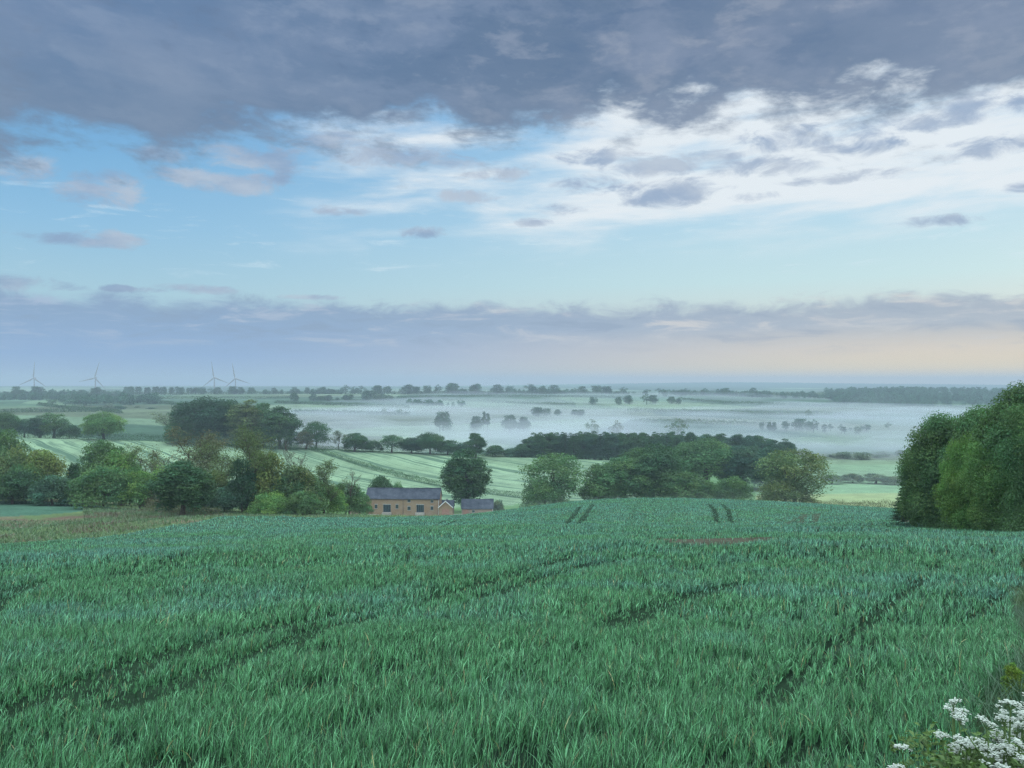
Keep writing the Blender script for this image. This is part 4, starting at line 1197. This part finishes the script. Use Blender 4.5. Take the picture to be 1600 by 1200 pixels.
wood(800, 895, lambda f: (1835, 1865), 40, 0.6, 1.15, 'blue', 'skyline copse right of the middle', 84)
wood(485, 535, lambda f: (1840, 1865), 24, 0.6, 1.15, 'blue', 'skyline copse above the open crowned hedge tree', 85)
wood(635, 725, lambda f: (1370, 1430), 40, 0.5, 0.95, 'blue', 'half-buried belt of trees above the lone domed tree', 86)
wood(1345, 1455, lambda f: (1560, 1620), 50, 0.6, 1.1, 'blue', 'dark wood edge at the foot of the wooded hill', 87)

# ================================================================== farm buildings
def box(x0, x1, y0, y1, z0, z1):
    V = np.array([(x, y, z) for z in (z0, z1) for y in (y0, y1) for x in (x0, x1)], float)
    F = np.array([(0, 2, 3, 1), (4, 5, 7, 6), (0, 1, 5, 4), (2, 6, 7, 3), (0, 4, 6, 2), (1, 3, 7, 5)])
    return V, F

def brick_mat(name, ca, cb, mortar, scale=1.0):
    m, n, out = new_mat(name)
    tcn = n.n.new('ShaderNodeTexCoord')
    sp = n.n.new('ShaderNodeSeparateXYZ'); n.l.new(tcn.outputs['Object'], sp.inputs[0])
    v = n.xyz(n.add(sp.outputs[0], sp.outputs[1]), sp.outputs[2], 0.0)
    b = n.n.new('ShaderNodeTexBrick')
    n.l.new(v, b.inputs['Vector'])
    b.inputs['Color1'].default_value = (*ca, 1); b.inputs['Color2'].default_value = (*cb, 1); b.inputs['Mortar'].default_value = (*mortar, 1)
    b.inputs['Scale'].default_value = scale; b.inputs['Mortar Size'].default_value = 0.012
    b.inputs['Brick Width'].default_value = 0.24; b.inputs['Row Height'].default_value = 0.085
    big = n.noise(tcn.outputs['Object'], 0.5, 5, 0.65)
    c = n.mix(n.mul(n.ss(big, 0.42, 0.68), 0.55), b.outputs['Color'], mortar)
    principled(n, out, c, 0.95, 0.1, bump=b.outputs['Fac'], bstr=0.2, bdist=0.01)
    return m
m_brick = brick_mat('red_brick', (0.235, 0.150, 0.092), (0.17, 0.108, 0.07), (0.24, 0.195, 0.14))
m_brick2 = brick_mat('pale_brick', (0.22, 0.155, 0.115), (0.17, 0.11, 0.085), (0.24, 0.20, 0.16))
m_slate, n, out = new_mat('slate')
tcn = n.n.new('ShaderNodeTexCoord')
sn = n.noise(tcn.outputs['Object'], 0.45, 6, 0.7); s2n = n.noise(tcn.outputs['Object'], 5.0, 3, 0.6)
principled(n, out, n.mix(n.ss(s2n, 0.4, 0.7), n.ramp(sn, [(0.38, (0.015, 0.022, 0.034)), (0.62, (0.058, 0.070, 0.086))]), (0.022, 0.030, 0.042)), 0.7, 0.2, bump=s2n, bstr=0.3, bdist=0.03)
def plain(name, c, rough=0.7, spec=0.3, var=0.25, sc=3.0):
    m, n, out = new_mat(name)
    t = n.n.new('ShaderNodeTexCoord'); ns = n.noise(t.outputs['Object'], sc, 4, 0.6)
    k0, k1 = 1 - var, 1 + var
    principled(n, out, n.ramp(ns, [(0.3, tuple(q * k0 for q in c)), (0.7, tuple(q * k1 for q in c))]), rough, spec)
    return m
m_glass = plain('window_glass', (0.020, 0.030, 0.034), 0.25, 0.25, 0.1)
m_frame = plain('painted_frame', (0.10, 0.16, 0.17), 0.6)
m_white = plain('white_paint', (0.62, 0.62, 0.60), 0.6)
m_stone = plain('pale_stone', (0.27, 0.25, 0.22), 0.9)
m_wood = plain('weathered_door', (0.24, 0.13, 0.10), 0.8)
m_dark = plain('dark_metal', (0.05, 0.05, 0.055), 0.6)
m_oldroof = plain('old_pale_roof', (0.34, 0.31, 0.28), 0.9, 0.2, 0.35, 0.8)

def root_at(name, px, Y, zlift, rz, label, cat, group=None):
    r = bpy.data.objects.new(name, None); COL.objects.link(r)
    x = at(px, Y)
    r.location = (x, Y, gz(x, Y) + zlift); r.rotation_euler = (0, 0, R(rz))
    r['label'] = label; r['category'] = cat
    if group: r['group'] = group
    return r

def gable_shell(L, D, eave, ridge, axis='x', base=-1.2):
    """walls of a gabled building as one closed shell, ridge along axis"""
    if axis == 'x':
        prof = [(0, base), (D, base), (D, eave), (D / 2, ridge), (0, eave)]
        V = np.array([(x, y, z) for x in (0, L) for y, z in prof], float)
    else:
        prof = [(0, base), (L, base), (L, eave), (L / 2, ridge), (0, eave)]
        V = np.array([(x, y, z) for y in (0, D) for x, z in prof], float)
    q = np.array([(i, (i + 1) % 5, 5 + (i + 1) % 5, 5 + i) for i in range(5)])
    return V, [q, np.array([(0, 1, 2, 3, 4)]), np.array([(9, 8, 7, 6, 5)])]

def roof_slabs(L, D, eave, ridge, axis='x', over=0.25, th=0.16, sag=0.0):
    span = D if axis == 'x' else L
    run_ = L if axis == 'x' else D
    sl = (ridge - eave) / (span / 2)
    parts = []
    ns = 10
    for side in (0, 1):
        V = []
        for k in range(ns + 1):
            u = -over + (run_ + 2 * over) * k / ns
            dz = -sag * math.sin(math.pi * k / ns) + 0.02 * math.sin(k * 2.1)
            for (s, zz) in ((-over, eave - over * sl), (span / 2, ridge)):
                s2 = s if side == 0 else span - s
                for off in (0.03, 0.03 + th):
                    V.append((u, s2, zz + off + dz) if axis == 'x' else (s2, u, zz + off + dz))
        V = np.array(V); Fq = []
        for k in range(ns):
            a0, b0 = k * 4, (k + 1) * 4
            for i, j in ((0, 2), (2, 3), (3, 1), (1, 0)):
                Fq.append((a0 + i, a0 + j, b0 + j, b0 + i))
        Fq += [(0, 1, 3, 2), (ns * 4, ns * 4 + 2, ns * 4 + 3, ns * 4 + 1)]
        parts.append((V, np.array(Fq)))
    return join(parts)

def part(name, geom, mat, parent):
    V, F = geom
    return link(name, np_mesh(name, V, F, mat), parent)

def opening(root, x, z, wd, h, name='window', fm=None, bars=1, sill=True):
    """frame, glass and sill set in the front wall (front wall at y = 0, facing -y)"""
    fm = fm or m_frame
    t = 0.07
    pr = [box(x - wd / 2, x + wd / 2, -0.035, 0.03, z + h / 2 - t, z + h / 2), box(x - wd / 2, x + wd / 2, -0.035, 0.03, z - h / 2, z - h / 2 + t)]
    pr += [box(x - wd / 2, x - wd / 2 + t, -0.033, 0.028, z - h / 2 + t, z + h / 2 - t), box(x + wd / 2 - t, x + wd / 2, -0.033, 0.028, z - h / 2 + t, z + h / 2 - t)]
    for k in range(bars):
        bx = x - wd / 2 + wd * (k + 1) / (bars + 1)
        pr.append(box(bx - 0.035, bx + 0.035, -0.030, 0.025, z - h / 2 + t, z + h / 2 - t))
    fr_ = part(name, join(pr), fm, root)
    part('pane', box(x - wd / 2 + t, x + wd / 2 - t, -0.018, 0.01, z - h / 2 + t, z + h / 2 - t), m_glass, fr_)
    if sill:
        part('sill', box(x - wd / 2 - 0.1, x + wd / 2 + 0.1, -0.12, 0.02, z - h / 2 - 0.14, z - h / 2 - 0.003), m_stone, fr_)
    part('lintel', box(x - wd / 2 - 0.15, x + wd / 2 + 0.15, -0.022, 0.02, z + h / 2 + 0.003, z + h / 2 + 0.22), m_stone, fr_)
    return fr_

# --- the long barn
BL, BD, BE, BR = 26.2, 7.0, 5.3, 8.4
barn = root_at('barn', 572, 276, 0.8, -2.0, 'long two-storey red brick barn with slate roof and glazed doorways', 'barn')
part('wall', gable_shell(BL, BD, BE, BR), m_brick, barn)
roof = part('roof', roof_slabs(BL, BD, BE, BR, sag=0.12), m_slate, barn)
part('ridge_cap', box(-0.25, BL + 0.25, BD / 2 - 0.14, BD / 2 + 0.14, BR + 0.13, BR + 0.27), m_slate, roof)
part('gutter', box(-0.2, BL + 0.2, -0.42, -0.28, BE - 0.28, BE - 0.16), m_dark, roof)
for wx, wz, ww, wh in ((3.6, 2.4, 0.95, 1.35), (11.1, 2.4, 1.0, 1.45), (15.4, 4.45, 1.1, 0.9), (15.4, 1.8, 1.1, 1.3), (23.6, 4.3, 1.0, 0.9), (23.6, 1.9, 1.0, 1.3)):
    opening(barn, wx, wz, ww, wh)
for wx in (7.5, 19.4):
    d = opening(barn, wx, 1.75, 2.7, 2.7, 'glazed_door', bars=3, sill=False)
    part('step', box(wx - 1.6, wx + 1.6, -1.2, -0.002, -0.6, 0.30), m_stone, d)
part('downpipe', tube([(13.3, -0.10, -0.4), (13.3, -0.10, 2.5), (13.3, -0.10, BE - 0.2)], [0.06, 0.06, 0.06], 8), m_dark, barn)
part('downpipe', tube([(26.0, -0.10, -0.4), (26.0, -0.10, 2.5), (26.0, -0.10, BE - 0.2)], [0.06, 0.06, 0.06], 8), m_white, barn)
# --- gabled annexe in front of the barn's right end
sh = root_at('brick_shed', 686, 272, 0.5, 0, 'small gabled brick shed with white bargeboards at the right end of the barn', 'shed')
part('wall', gable_shell(4.6, 5.0, 2.9, 4.9, 'y'), m_brick, sh)
part('roof', roof_slabs(4.6, 5.0, 2.9, 4.9, 'y', over=0.3), m_slate, sh)
def slanted(x0, z0, x1, z1, th):
    V = np.array([(x0, y, z) for y, z in ((-0.40, z0), (-0.31, z0), (-0.31, z0 + th), (-0.40, z0 + th))] + [(x1, y, z) for y, z in ((-0.40, z1), (-0.31, z1), (-0.31, z1 + th), (-0.40, z1 + th))], float)
    return V, np.array([(0, 1, 5, 4), (1, 2, 6, 5), (2, 3, 7, 6), (3, 0, 4, 7), (0, 3, 2, 1), (4, 5, 6, 7)])
part('bargeboard', slanted(-0.3, 2.62, 2.298, 4.9, 0.28), m_white, sh)
part('bargeboard', slanted(4.9, 2.62, 2.302, 4.9, 0.28), m_white, sh)
dr = part('door', box(1.0, 3.6, -0.05, 0.02, -0.1, 2.3), m_wood, sh)
part('batten', join([box(1.05, 3.55, -0.075, -0.052, z_, z_ + 0.12) for z_ in (0.3, 1.1, 1.9)]), m_wood, dr)
# --- link roof between barn and shed
lk = root_at('lean_to', 684, 281, 0.2, 0, 'low dark-roofed link building behind the small gabled shed', 'outbuilding')
part('wall', gable_shell(5.6, 4.5, 2.6, 4.9), m_brick, lk)
part('roof', roof_slabs(5.6, 4.5, 2.6, 4.9), m_slate, lk)
# --- outbuilding on the right
ob = root_at('outbuilding', 721.5, 280, 0.1, 1.0, 'low brick outbuilding with dark slate roof right of the big tree', 'outbuilding')
part('wall', gable_shell(11.3, 5.5, 2.5, 5.4), m_brick2, ob)
part('roof', roof_slabs(11.3, 5.5, 2.5, 5.4, sag=0.08), m_slate, ob)
part('door', box(0.6, 2.4, -0.05, 0.02, -0.1, 2.0), m_wood, ob)
opening(ob, 4.2, 1.4, 0.9, 0.9)
part('downpipe', tube([(11.2, -0.1, -0.3), (11.2, -0.1, 2.4)], [0.07, 0.07], 8), m_white, ob)
# --- little shed left of the barn
ls = root_at('small_shed', 545, 262, 0.8, 12, 'little old shed with a pale roof half hidden by bushes left of the barn', 'shed')
part('wall', gable_shell(4.2, 6.0, 2.9, 5.0, 'y'), m_brick2, ls)
part('roof', roof_slabs(4.2, 6.0, 2.9, 5.0, 'y', over=0.3), m_oldroof, ls)
part('door', box(1.4, 2.7, -0.05, 0.02, -0.1, 2.0), m_wood, ls)
opening(ls, 2.05, 3.3, 0.6, 0.6, bars=0)
# --- low pale walls by the yard
def low_wall(px0, Y0, px1, Y1, h, label):
    x0, x1 = at(px0, Y0), at(px1, Y1)
    N_ = 9; pr = []
    for k in range(N_ - 1):
        a0, a1 = k / (N_ - 1), (k + 1) / (N_ - 1)
        xa, xb = x0 + (x1 - x0) * a0, x0 + (x1 - x0) * a1; ya, yb = Y0 + (Y1 - Y0) * a0, Y0 + (Y1 - Y0) * a1
        za, zb = gz(xa, ya), gz(xb, yb)
        V = np.array([(xa, ya, za - .4), (xb, yb, zb - .4), (xb, yb + .35, zb - .4), (xa, ya + .35, za - .4), (xa, ya, za + h), (xb, yb, zb + h), (xb, yb + .35, zb + h), (xa, ya + .35, za + h)])
        pr.append((V, np.array([(0, 1, 5, 4), (1, 2, 6, 5), (2, 3, 7, 6), (3, 0, 4, 7), (4, 5, 6, 7)])))
    V, F = join(pr); o3 = V[0].copy()
    o = link('stone_wall', np_mesh('stone_wall', V - o3, F, m_stone), None, label, 'wall'); o.location = o3
low_wall(572, 263, 592, 268, 0.7, 'low pale stone wall in front of the left end of the barn')
low_wall(707, 276, 722, 277, 0.7, 'short pale stone wall between the gabled shed and the outbuilding')

# ================================================================== wind turbines
m_turb = plain('turbine_white', (0.24, 0.25, 0.26), 0.6, 0.2, 0.04)
def blade_mesh(L):
    st = [(0.0, 1.0, 1.0), (0.04, 1.0, 1.0), (0.12, 1.7, 0.75), (0.22, 2.0, 0.5), (0.5, 1.35, 0.3), (0.8, 0.8, 0.17), (0.97, 0.42, 0.09), (1.0, 0.1, 0.04)]
    V, Fq = [], []
    for t, ch, th in st:
        for k in range(8):
            q = 2 * math.pi * k / 8
            V.append((math.cos(q) * ch * 0.95 - (ch - 1.0) * 0.35, math.sin(q) * th * 0.9, t * L))
    for i in range(len(st) - 1):
        for k in range(8):
            Fq.append((i * 8 + k, i * 8 + (k + 1) % 8, (i + 1) * 8 + (k + 1) % 8, (i + 1) * 8 + k))
    return np.array(V), np.array(Fq)
bl_me = np_mesh('turbine_blade', *blade_mesh(1.0 * 43), m_turb, None, True)
hub_v, hub_f = tube([(0, -4.6, 0), (0, -4.2, 0), (0, -3.2, 0), (0, -2.2, 0)], [0.3, 1.2, 1.7, 1.7], 12)
hub_me = np_mesh('turbine_hub', hub_v, [hub_f, np.array([list(range(12))[::-1]]), np.array([list(range(36, 48))])], m_turb, None, True)
nv, nf = tube([(0, -2.15, 0.1), (0, -1.8, 0.1), (0, 4.5, 0.2), (0, 6.2, 0.3)], [1.4, 1.9, 1.9, 1.1], 10)
nac_me = np_mesh('turbine_nacelle', nv, [nf, np.array([list(range(10))[::-1]]), np.array([list(range(30, 40))])], m_turb, None, True)
for px, hv, Y, a0, label in ((53.5, 591, 2000, 4, 'white wind turbine on the skyline, farthest left, one blade straight up'),
                             (149, 590.5, 2000, 16, 'white wind turbine on the skyline, second from the left, top blade tilted right'),
                             (335, 590, 2050, -9, 'white wind turbine on the skyline, left one of the close pair'),
                             (368, 591.5, 2080, -11, 'white wind turbine on the skyline, right one of the close pair')):
    x = at(px, Y); zb = gz(x, Y); zh = -(hv - 600) / FPX * Y
    r = bpy.data.objects.new('wind_turbine', None); COL.objects.link(r); r.location = (x, Y, zb)
    r['label'] = label; r['category'] = 'wind turbine'
    r['group'] = 'wind turbines on the skyline'
    Ht = zh - zb
    part('tower', tube([(0, 0, -1), (0, 0, Ht * 0.5), (0, 0, Ht - 1.6)], [2.1, 1.7, 1.25], 16), m_turb, r)
    nc = link('nacelle', nac_me, r); nc.location = (0, 0, Ht)
    hb = link('hub', hub_me, r); hb.location = (0, 0, Ht)
    for k in range(3):
        b = link('blade', bl_me, r); b.location = (0, -3.2, Ht); b.rotation_euler = (0, R(a0 + 120 * k), 0)

# ================================================================== cow parsley on the verge
m_petal, n, out = new_mat('white_petal')
principled(n, out, (0.40, 0.45, 0.38), 0.8, 0.1)
m_stem, n, out = new_mat('green_stem')
a = attr(n, 'col'); leaf_shader(n, out, a.outputs['Color'], 0.6, 0.25, 0.25)
def parsley(seed, x, y, height, label, nst=3):
    rg = np.random.default_rng(seed)
    root = bpy.data.objects.new('cow_parsley', None); COL.objects.link(root); root.location = (x, y, gz(x, y))
    root['label'] = label; root['category'] = 'wildflower'; root['group'] = 'cow parsley on the verge'
    stems, heads, leaves = [], [], []
    nleaf = 14 if nst > 1 else 7
    for s in range(nst):
        d = np.array([rg.normal(0, .05 if nst == 1 else .12), rg.normal(0, .05 if nst == 1 else .12), 1.0]); d /= np.linalg.norm(d)
        H = height * rg.uniform(0.85, 1.05)
        p0 = np.array([rg.normal(0, .05), rg.normal(0, .05), -0.03]); p1 = p0 + d * H * 0.55 + rg.normal(0, .02, 3); p2 = p0 + d * H
        stems.append(tube([p0, p1, p2], [0.006, 0.005, 0.003], 5))
        ends = [p2]
        for k in range(rg.integers(3, 6)):
            t = rg.uniform(0.5, 0.85); b = p0 * (1 - t) + p2 * t
            q = rg.uniform(0, 6.28); e = b + np.array([math.cos(q), math.sin(q), 0]) * rg.uniform(.05, .13) + np.array([0, 0, H * rg.uniform(.05, .2)])
            stems.append(tube([b, (b + e) / 2 + np.array([0, 0, -.01]), e], [0.004, 0.003, 0.002], 4)); ends.append(e)
        for e in ends:
            heads.append([])
            nr = rg.integers(8, 13); Rr = rg.uniform(0.020, 0.036); tilt = rg.normal(0, 0.55, 2)
            for k in range(nr):
                q = 6.28 * k / nr + rg.normal(0, .2); rr = Rr * (1.0 if k % 3 else 0.45) * rg.uniform(.8, 1.1)
                c = e + np.array([math.cos(q) * rr, math.sin(q) * rr, 0.03 + 0.012 * rg.random() - rr * rr * 5 + tilt[0] * math.cos(q) * rr + tilt[1] * math.sin(q) * rr])
                stems.append(tube([e, c], [0.0014, 0.001], 3))
                m_ = 13
                C = c + np.column_stack([rg.normal(0, .0055, m_), rg.normal(0, .0055, m_), rg.normal(0, .004, m_)])
                for cc in C:      # each floret: five petals as a shallow fan
                    a0 = rg.uniform(0, 6.28); ps = rg.uniform(.0032, .0048)
                    ring = np.array([(math.cos(a0 + 6.283 * j / 5) * ps, math.sin(a0 + 6.283 * j / 5) * ps, .0012) for j in range(5)])
                    heads[-1].append((np.vstack([[cc], cc + ring]), np.array([(0, 1 + j, 1 + (j + 1) % 5) for j in range(5)])))
        for k in range(nleaf):
            t = rg.uniform(.15, .88); b = p0 * (1 - t) + p2 * t; q = rg.uniform(0, 6.28)
            for j in range(46):
                u = rg.random(); w_ = (1 - u) * 0.11 * rg.normal()
                f = np.array([math.cos(q), math.sin(q), 0.15]); sd_ = np.array([-math.sin(q), math.cos(q), 0])
                leaves.append(b + f * (0.04 + u * 0.22) + sd_ * w_ + np.array([0, 0, -0.12 * u * u + rg.normal(0, .008)]))
    V, F = join(stems)
    link('stem', np_mesh('stem', V, F, m_stem, np.full((len(V), 3), 1.0) * np.array((0.09, 0.15, 0.05))), root)
    C = np.array(leaves)
    V, F = leaf_quads(rg, C, rg.normal(0, .4, C.shape) + np.array([0, 0, 1]), 0.034, 0.5)
    link('leaves', np_mesh('leaves', V, F, m_stem, np.repeat(rg.uniform(.6, 1.4, len(C))[:, None] * np.array((0.085, 0.145, 0.045)), 4, 0)), root)
    for hd in heads:
        V, F = join(hd)
        link('flower_head', np_mesh('flower_head', V, F, m_petal), root)
def at_px(px, v, drop):
    """place on the verge so that a plant of height drop has its top on that sight line"""
    Y = np.linspace(1.7, 12, 800); x = (px - 800) / FPX * Y
    z = -(v - 600) / FPX * Y
    i = np.argmin(np.abs(z - (ground(x, Y) + drop)))
    return x[i], Y[i]
for i, (px, v, h, lb) in enumerate([
    (1408, 1160, 0.75, 'cow parsley with white flowers farthest left, poking out of the wheat edge'),
    (1488, 1168, 0.8, 'cow parsley at the bottom of the photo between two others'),
    (1535, 1160, 0.85, 'cow parsley with yellowish white heads in front of the dark wheat edge'),
    (1555, 1104, 0.95, 'tall cow parsley with the widest white flower sprays'),
    (1592, 1098, 1.0, 'tall cow parsley cut by the right edge of the photo'),
    (1588, 1150, 0.85, 'cow parsley full of leaves below the tall right-edge plant'),
    (1595, 1046, 0.9, 'small white cow parsley heads beside the yellow-green mound'),
    (1562, 1150, 0.9, 'cow parsley between the widest sprays and the yellowish heads'),
    (1578, 1122, 0.95, 'cow parsley with crowded white heads left of the right-edge plant'),
    (1640, 1130, 0.95, 'cow parsley just beyond the right edge of the photo')]):
    x, y = at_px(px, v - 22, h)
    parsley(100 + i, x, y, h, lb, {0: 1, 1: 1, 6: 1}.get(i, 3))
# yellow-green mound of new growth at the wheat edge
cm, tm, h0, w0 = KINDS['bush0']
x, y = at_px(1582, 1034, 0.36)
L, V, F, c = lobes_crown(131, 0.36, 0.24, 0.0, 22, 0.34, 3600, 0.018, 'bush', ragged=0.15)
mound = link('leafy_mound', np_mesh('leafy_mound', V, F, m_leaf, c), None, 'low yellow-green leafy mound at the edge of the wheat on the right', 'plant')
mound.location = (x, y, gz(x, y)); mound.color = (0.10, 0.17, 0.03, 1)

# ================================================================== mist in the valley and haze in the air
def volume_mat(name, density, color, aniso=0.0):
    m = bpy.data.materials.new(name); m.use_nodes = True; m.node_tree.nodes.clear()
    o = m.node_tree.nodes.new('ShaderNodeOutputMaterial')
    p = m.node_tree.nodes.new('ShaderNodeVolumePrincipled')
    p.inputs['Color'].default_value = (*color, 1); p.inputs['Density'].default_value = density; p.inputs['Anisotropy'].default_value = aniso
    m.node_tree.links.new(p.outputs[0], o.inputs['Volume'])
    return m

def mist(label, pxr, Yr, thick, density, seed, nx_=150, ny_=110):
    """a low bank of mist lying on the land: closed body with a billowing top"""
    ys = np.exp(np.linspace(math.log(Yr[0]), math.log(Yr[1]), ny_)); ps = np.linspace(pxr[0], pxr[1], nx_)
    PX, YY = np.meshgrid(ps, ys); XX = (PX - 800) / FPX * YY
    x, y = XX.ravel(), YY.ravel()
    g = ground(x, y)
    T = thick(PX.ravel(), x, y, seed)
    ex = np.clip(np.minimum(PX.ravel() - pxr[0], pxr[1] - PX.ravel()) / 60, 0, 1) * np.clip(np.minimum((y - Yr[0]) / (Yr[1] - Yr[0]) / 0.05, (Yr[1] - y) / (Yr[1] - Yr[0]) / 0.08), 0, 1)
    top = g + np.where(T > 0, T * ex, T) - 1.0
    bot = g - 7.0
    top = np.maximum(top, bot + 0.5)
    nvt = len(x)
    V = np.concatenate([np.stack([x, y, top], 1), np.stack([x, y, bot], 1)])
    I = np.arange(nvt).reshape(ny_, nx_)
    q = np.stack([I[:-1, :-1].ravel(), I[:-1, 1:].ravel(), I[1:, 1:].ravel(), I[1:, :-1].ravel()], 1)
    rim = np.concatenate([I[0, :], I[1:, -1], I[-1, -2::-1], I[-2:0:-1, 0]])
    r2 = np.roll(rim, -1)
    side = np.stack([rim + nvt, r2 + nvt, r2, rim], 1)
    me = np_mesh('mist_bank', V, [q, (q + nvt)[:, ::-1], side], volume_mat('mist', density, MIST_COL), None, True)
    return link('mist_bank', me, None, label, 'mist', kind='stuff')

MIST_COL = (0.60, 0.65, 0.70)
HAZE_COL = (0.40, 0.475, 0.56)
HAZE_D = 0.00023
def th_valley(k):
    def f(px, x, y, seed):
        nz = fbm(x / 110, y / 60, seed, 5, 0.6)
        a = np.exp(-((y - 720) / 190) ** 2) * 15 + np.exp(-((y - 1080) / 200) ** 2) * 8
        a = a * np.clip((px - 300) / 300, 0.0, 1.0)
        return (a * np.maximum(3.6 * nz - 0.85, -0.2) - 2.5 * max(1 - k, 0)) * k
    return f
mist('thick white mist lying in the valley bottom', (330, 2100), (575, 1500), th_valley(1.0), 0.0034, 401)
mist('denser floor of the valley mist', (380, 2100), (580, 1300), th_valley(0.55), 0.0060, 401)
mist('thin veil of mist rising above the valley bank', (300, 2100), (590, 1500), th_valley(2.0), 0.0009, 402)
def th_slope(px, x, y, seed):
    nz = fbm(x / 210, y / 60, seed, 4)
    a = np.clip((nz - 0.44) * 70, -4, 13) * np.clip((px - 480) / 200, 0, 1) * np.clip(1 - (px - 1180) / 160 * np.clip((y - 1430) / 150, 0, 1), 0, 1)
    return a
mist('streaks of mist drifting on the slope below the skyline', (440, 2100), (1150, 1800), th_slope, 0.0050, 433)
def th_barn(px, x, y, seed):
    nz = fbm(x / 60, y / 40, seed, 3)
    return (3 + 9 * nz) * np.clip((px - 560) / 250, 0.15, 1)
mist('thin mist in the hollow round the barn and behind the knoll', (500, 1700), (228, 440), th_barn, 0.0008, 455)

hz = np_mesh('haze', *box(-9000, 9000, -60, 9000, -140, 75), volume_mat('haze', HAZE_D, HAZE_COL))
link('haze', hz, None, 'blue morning haze hanging over the whole valley', 'haze', kind='stuff')
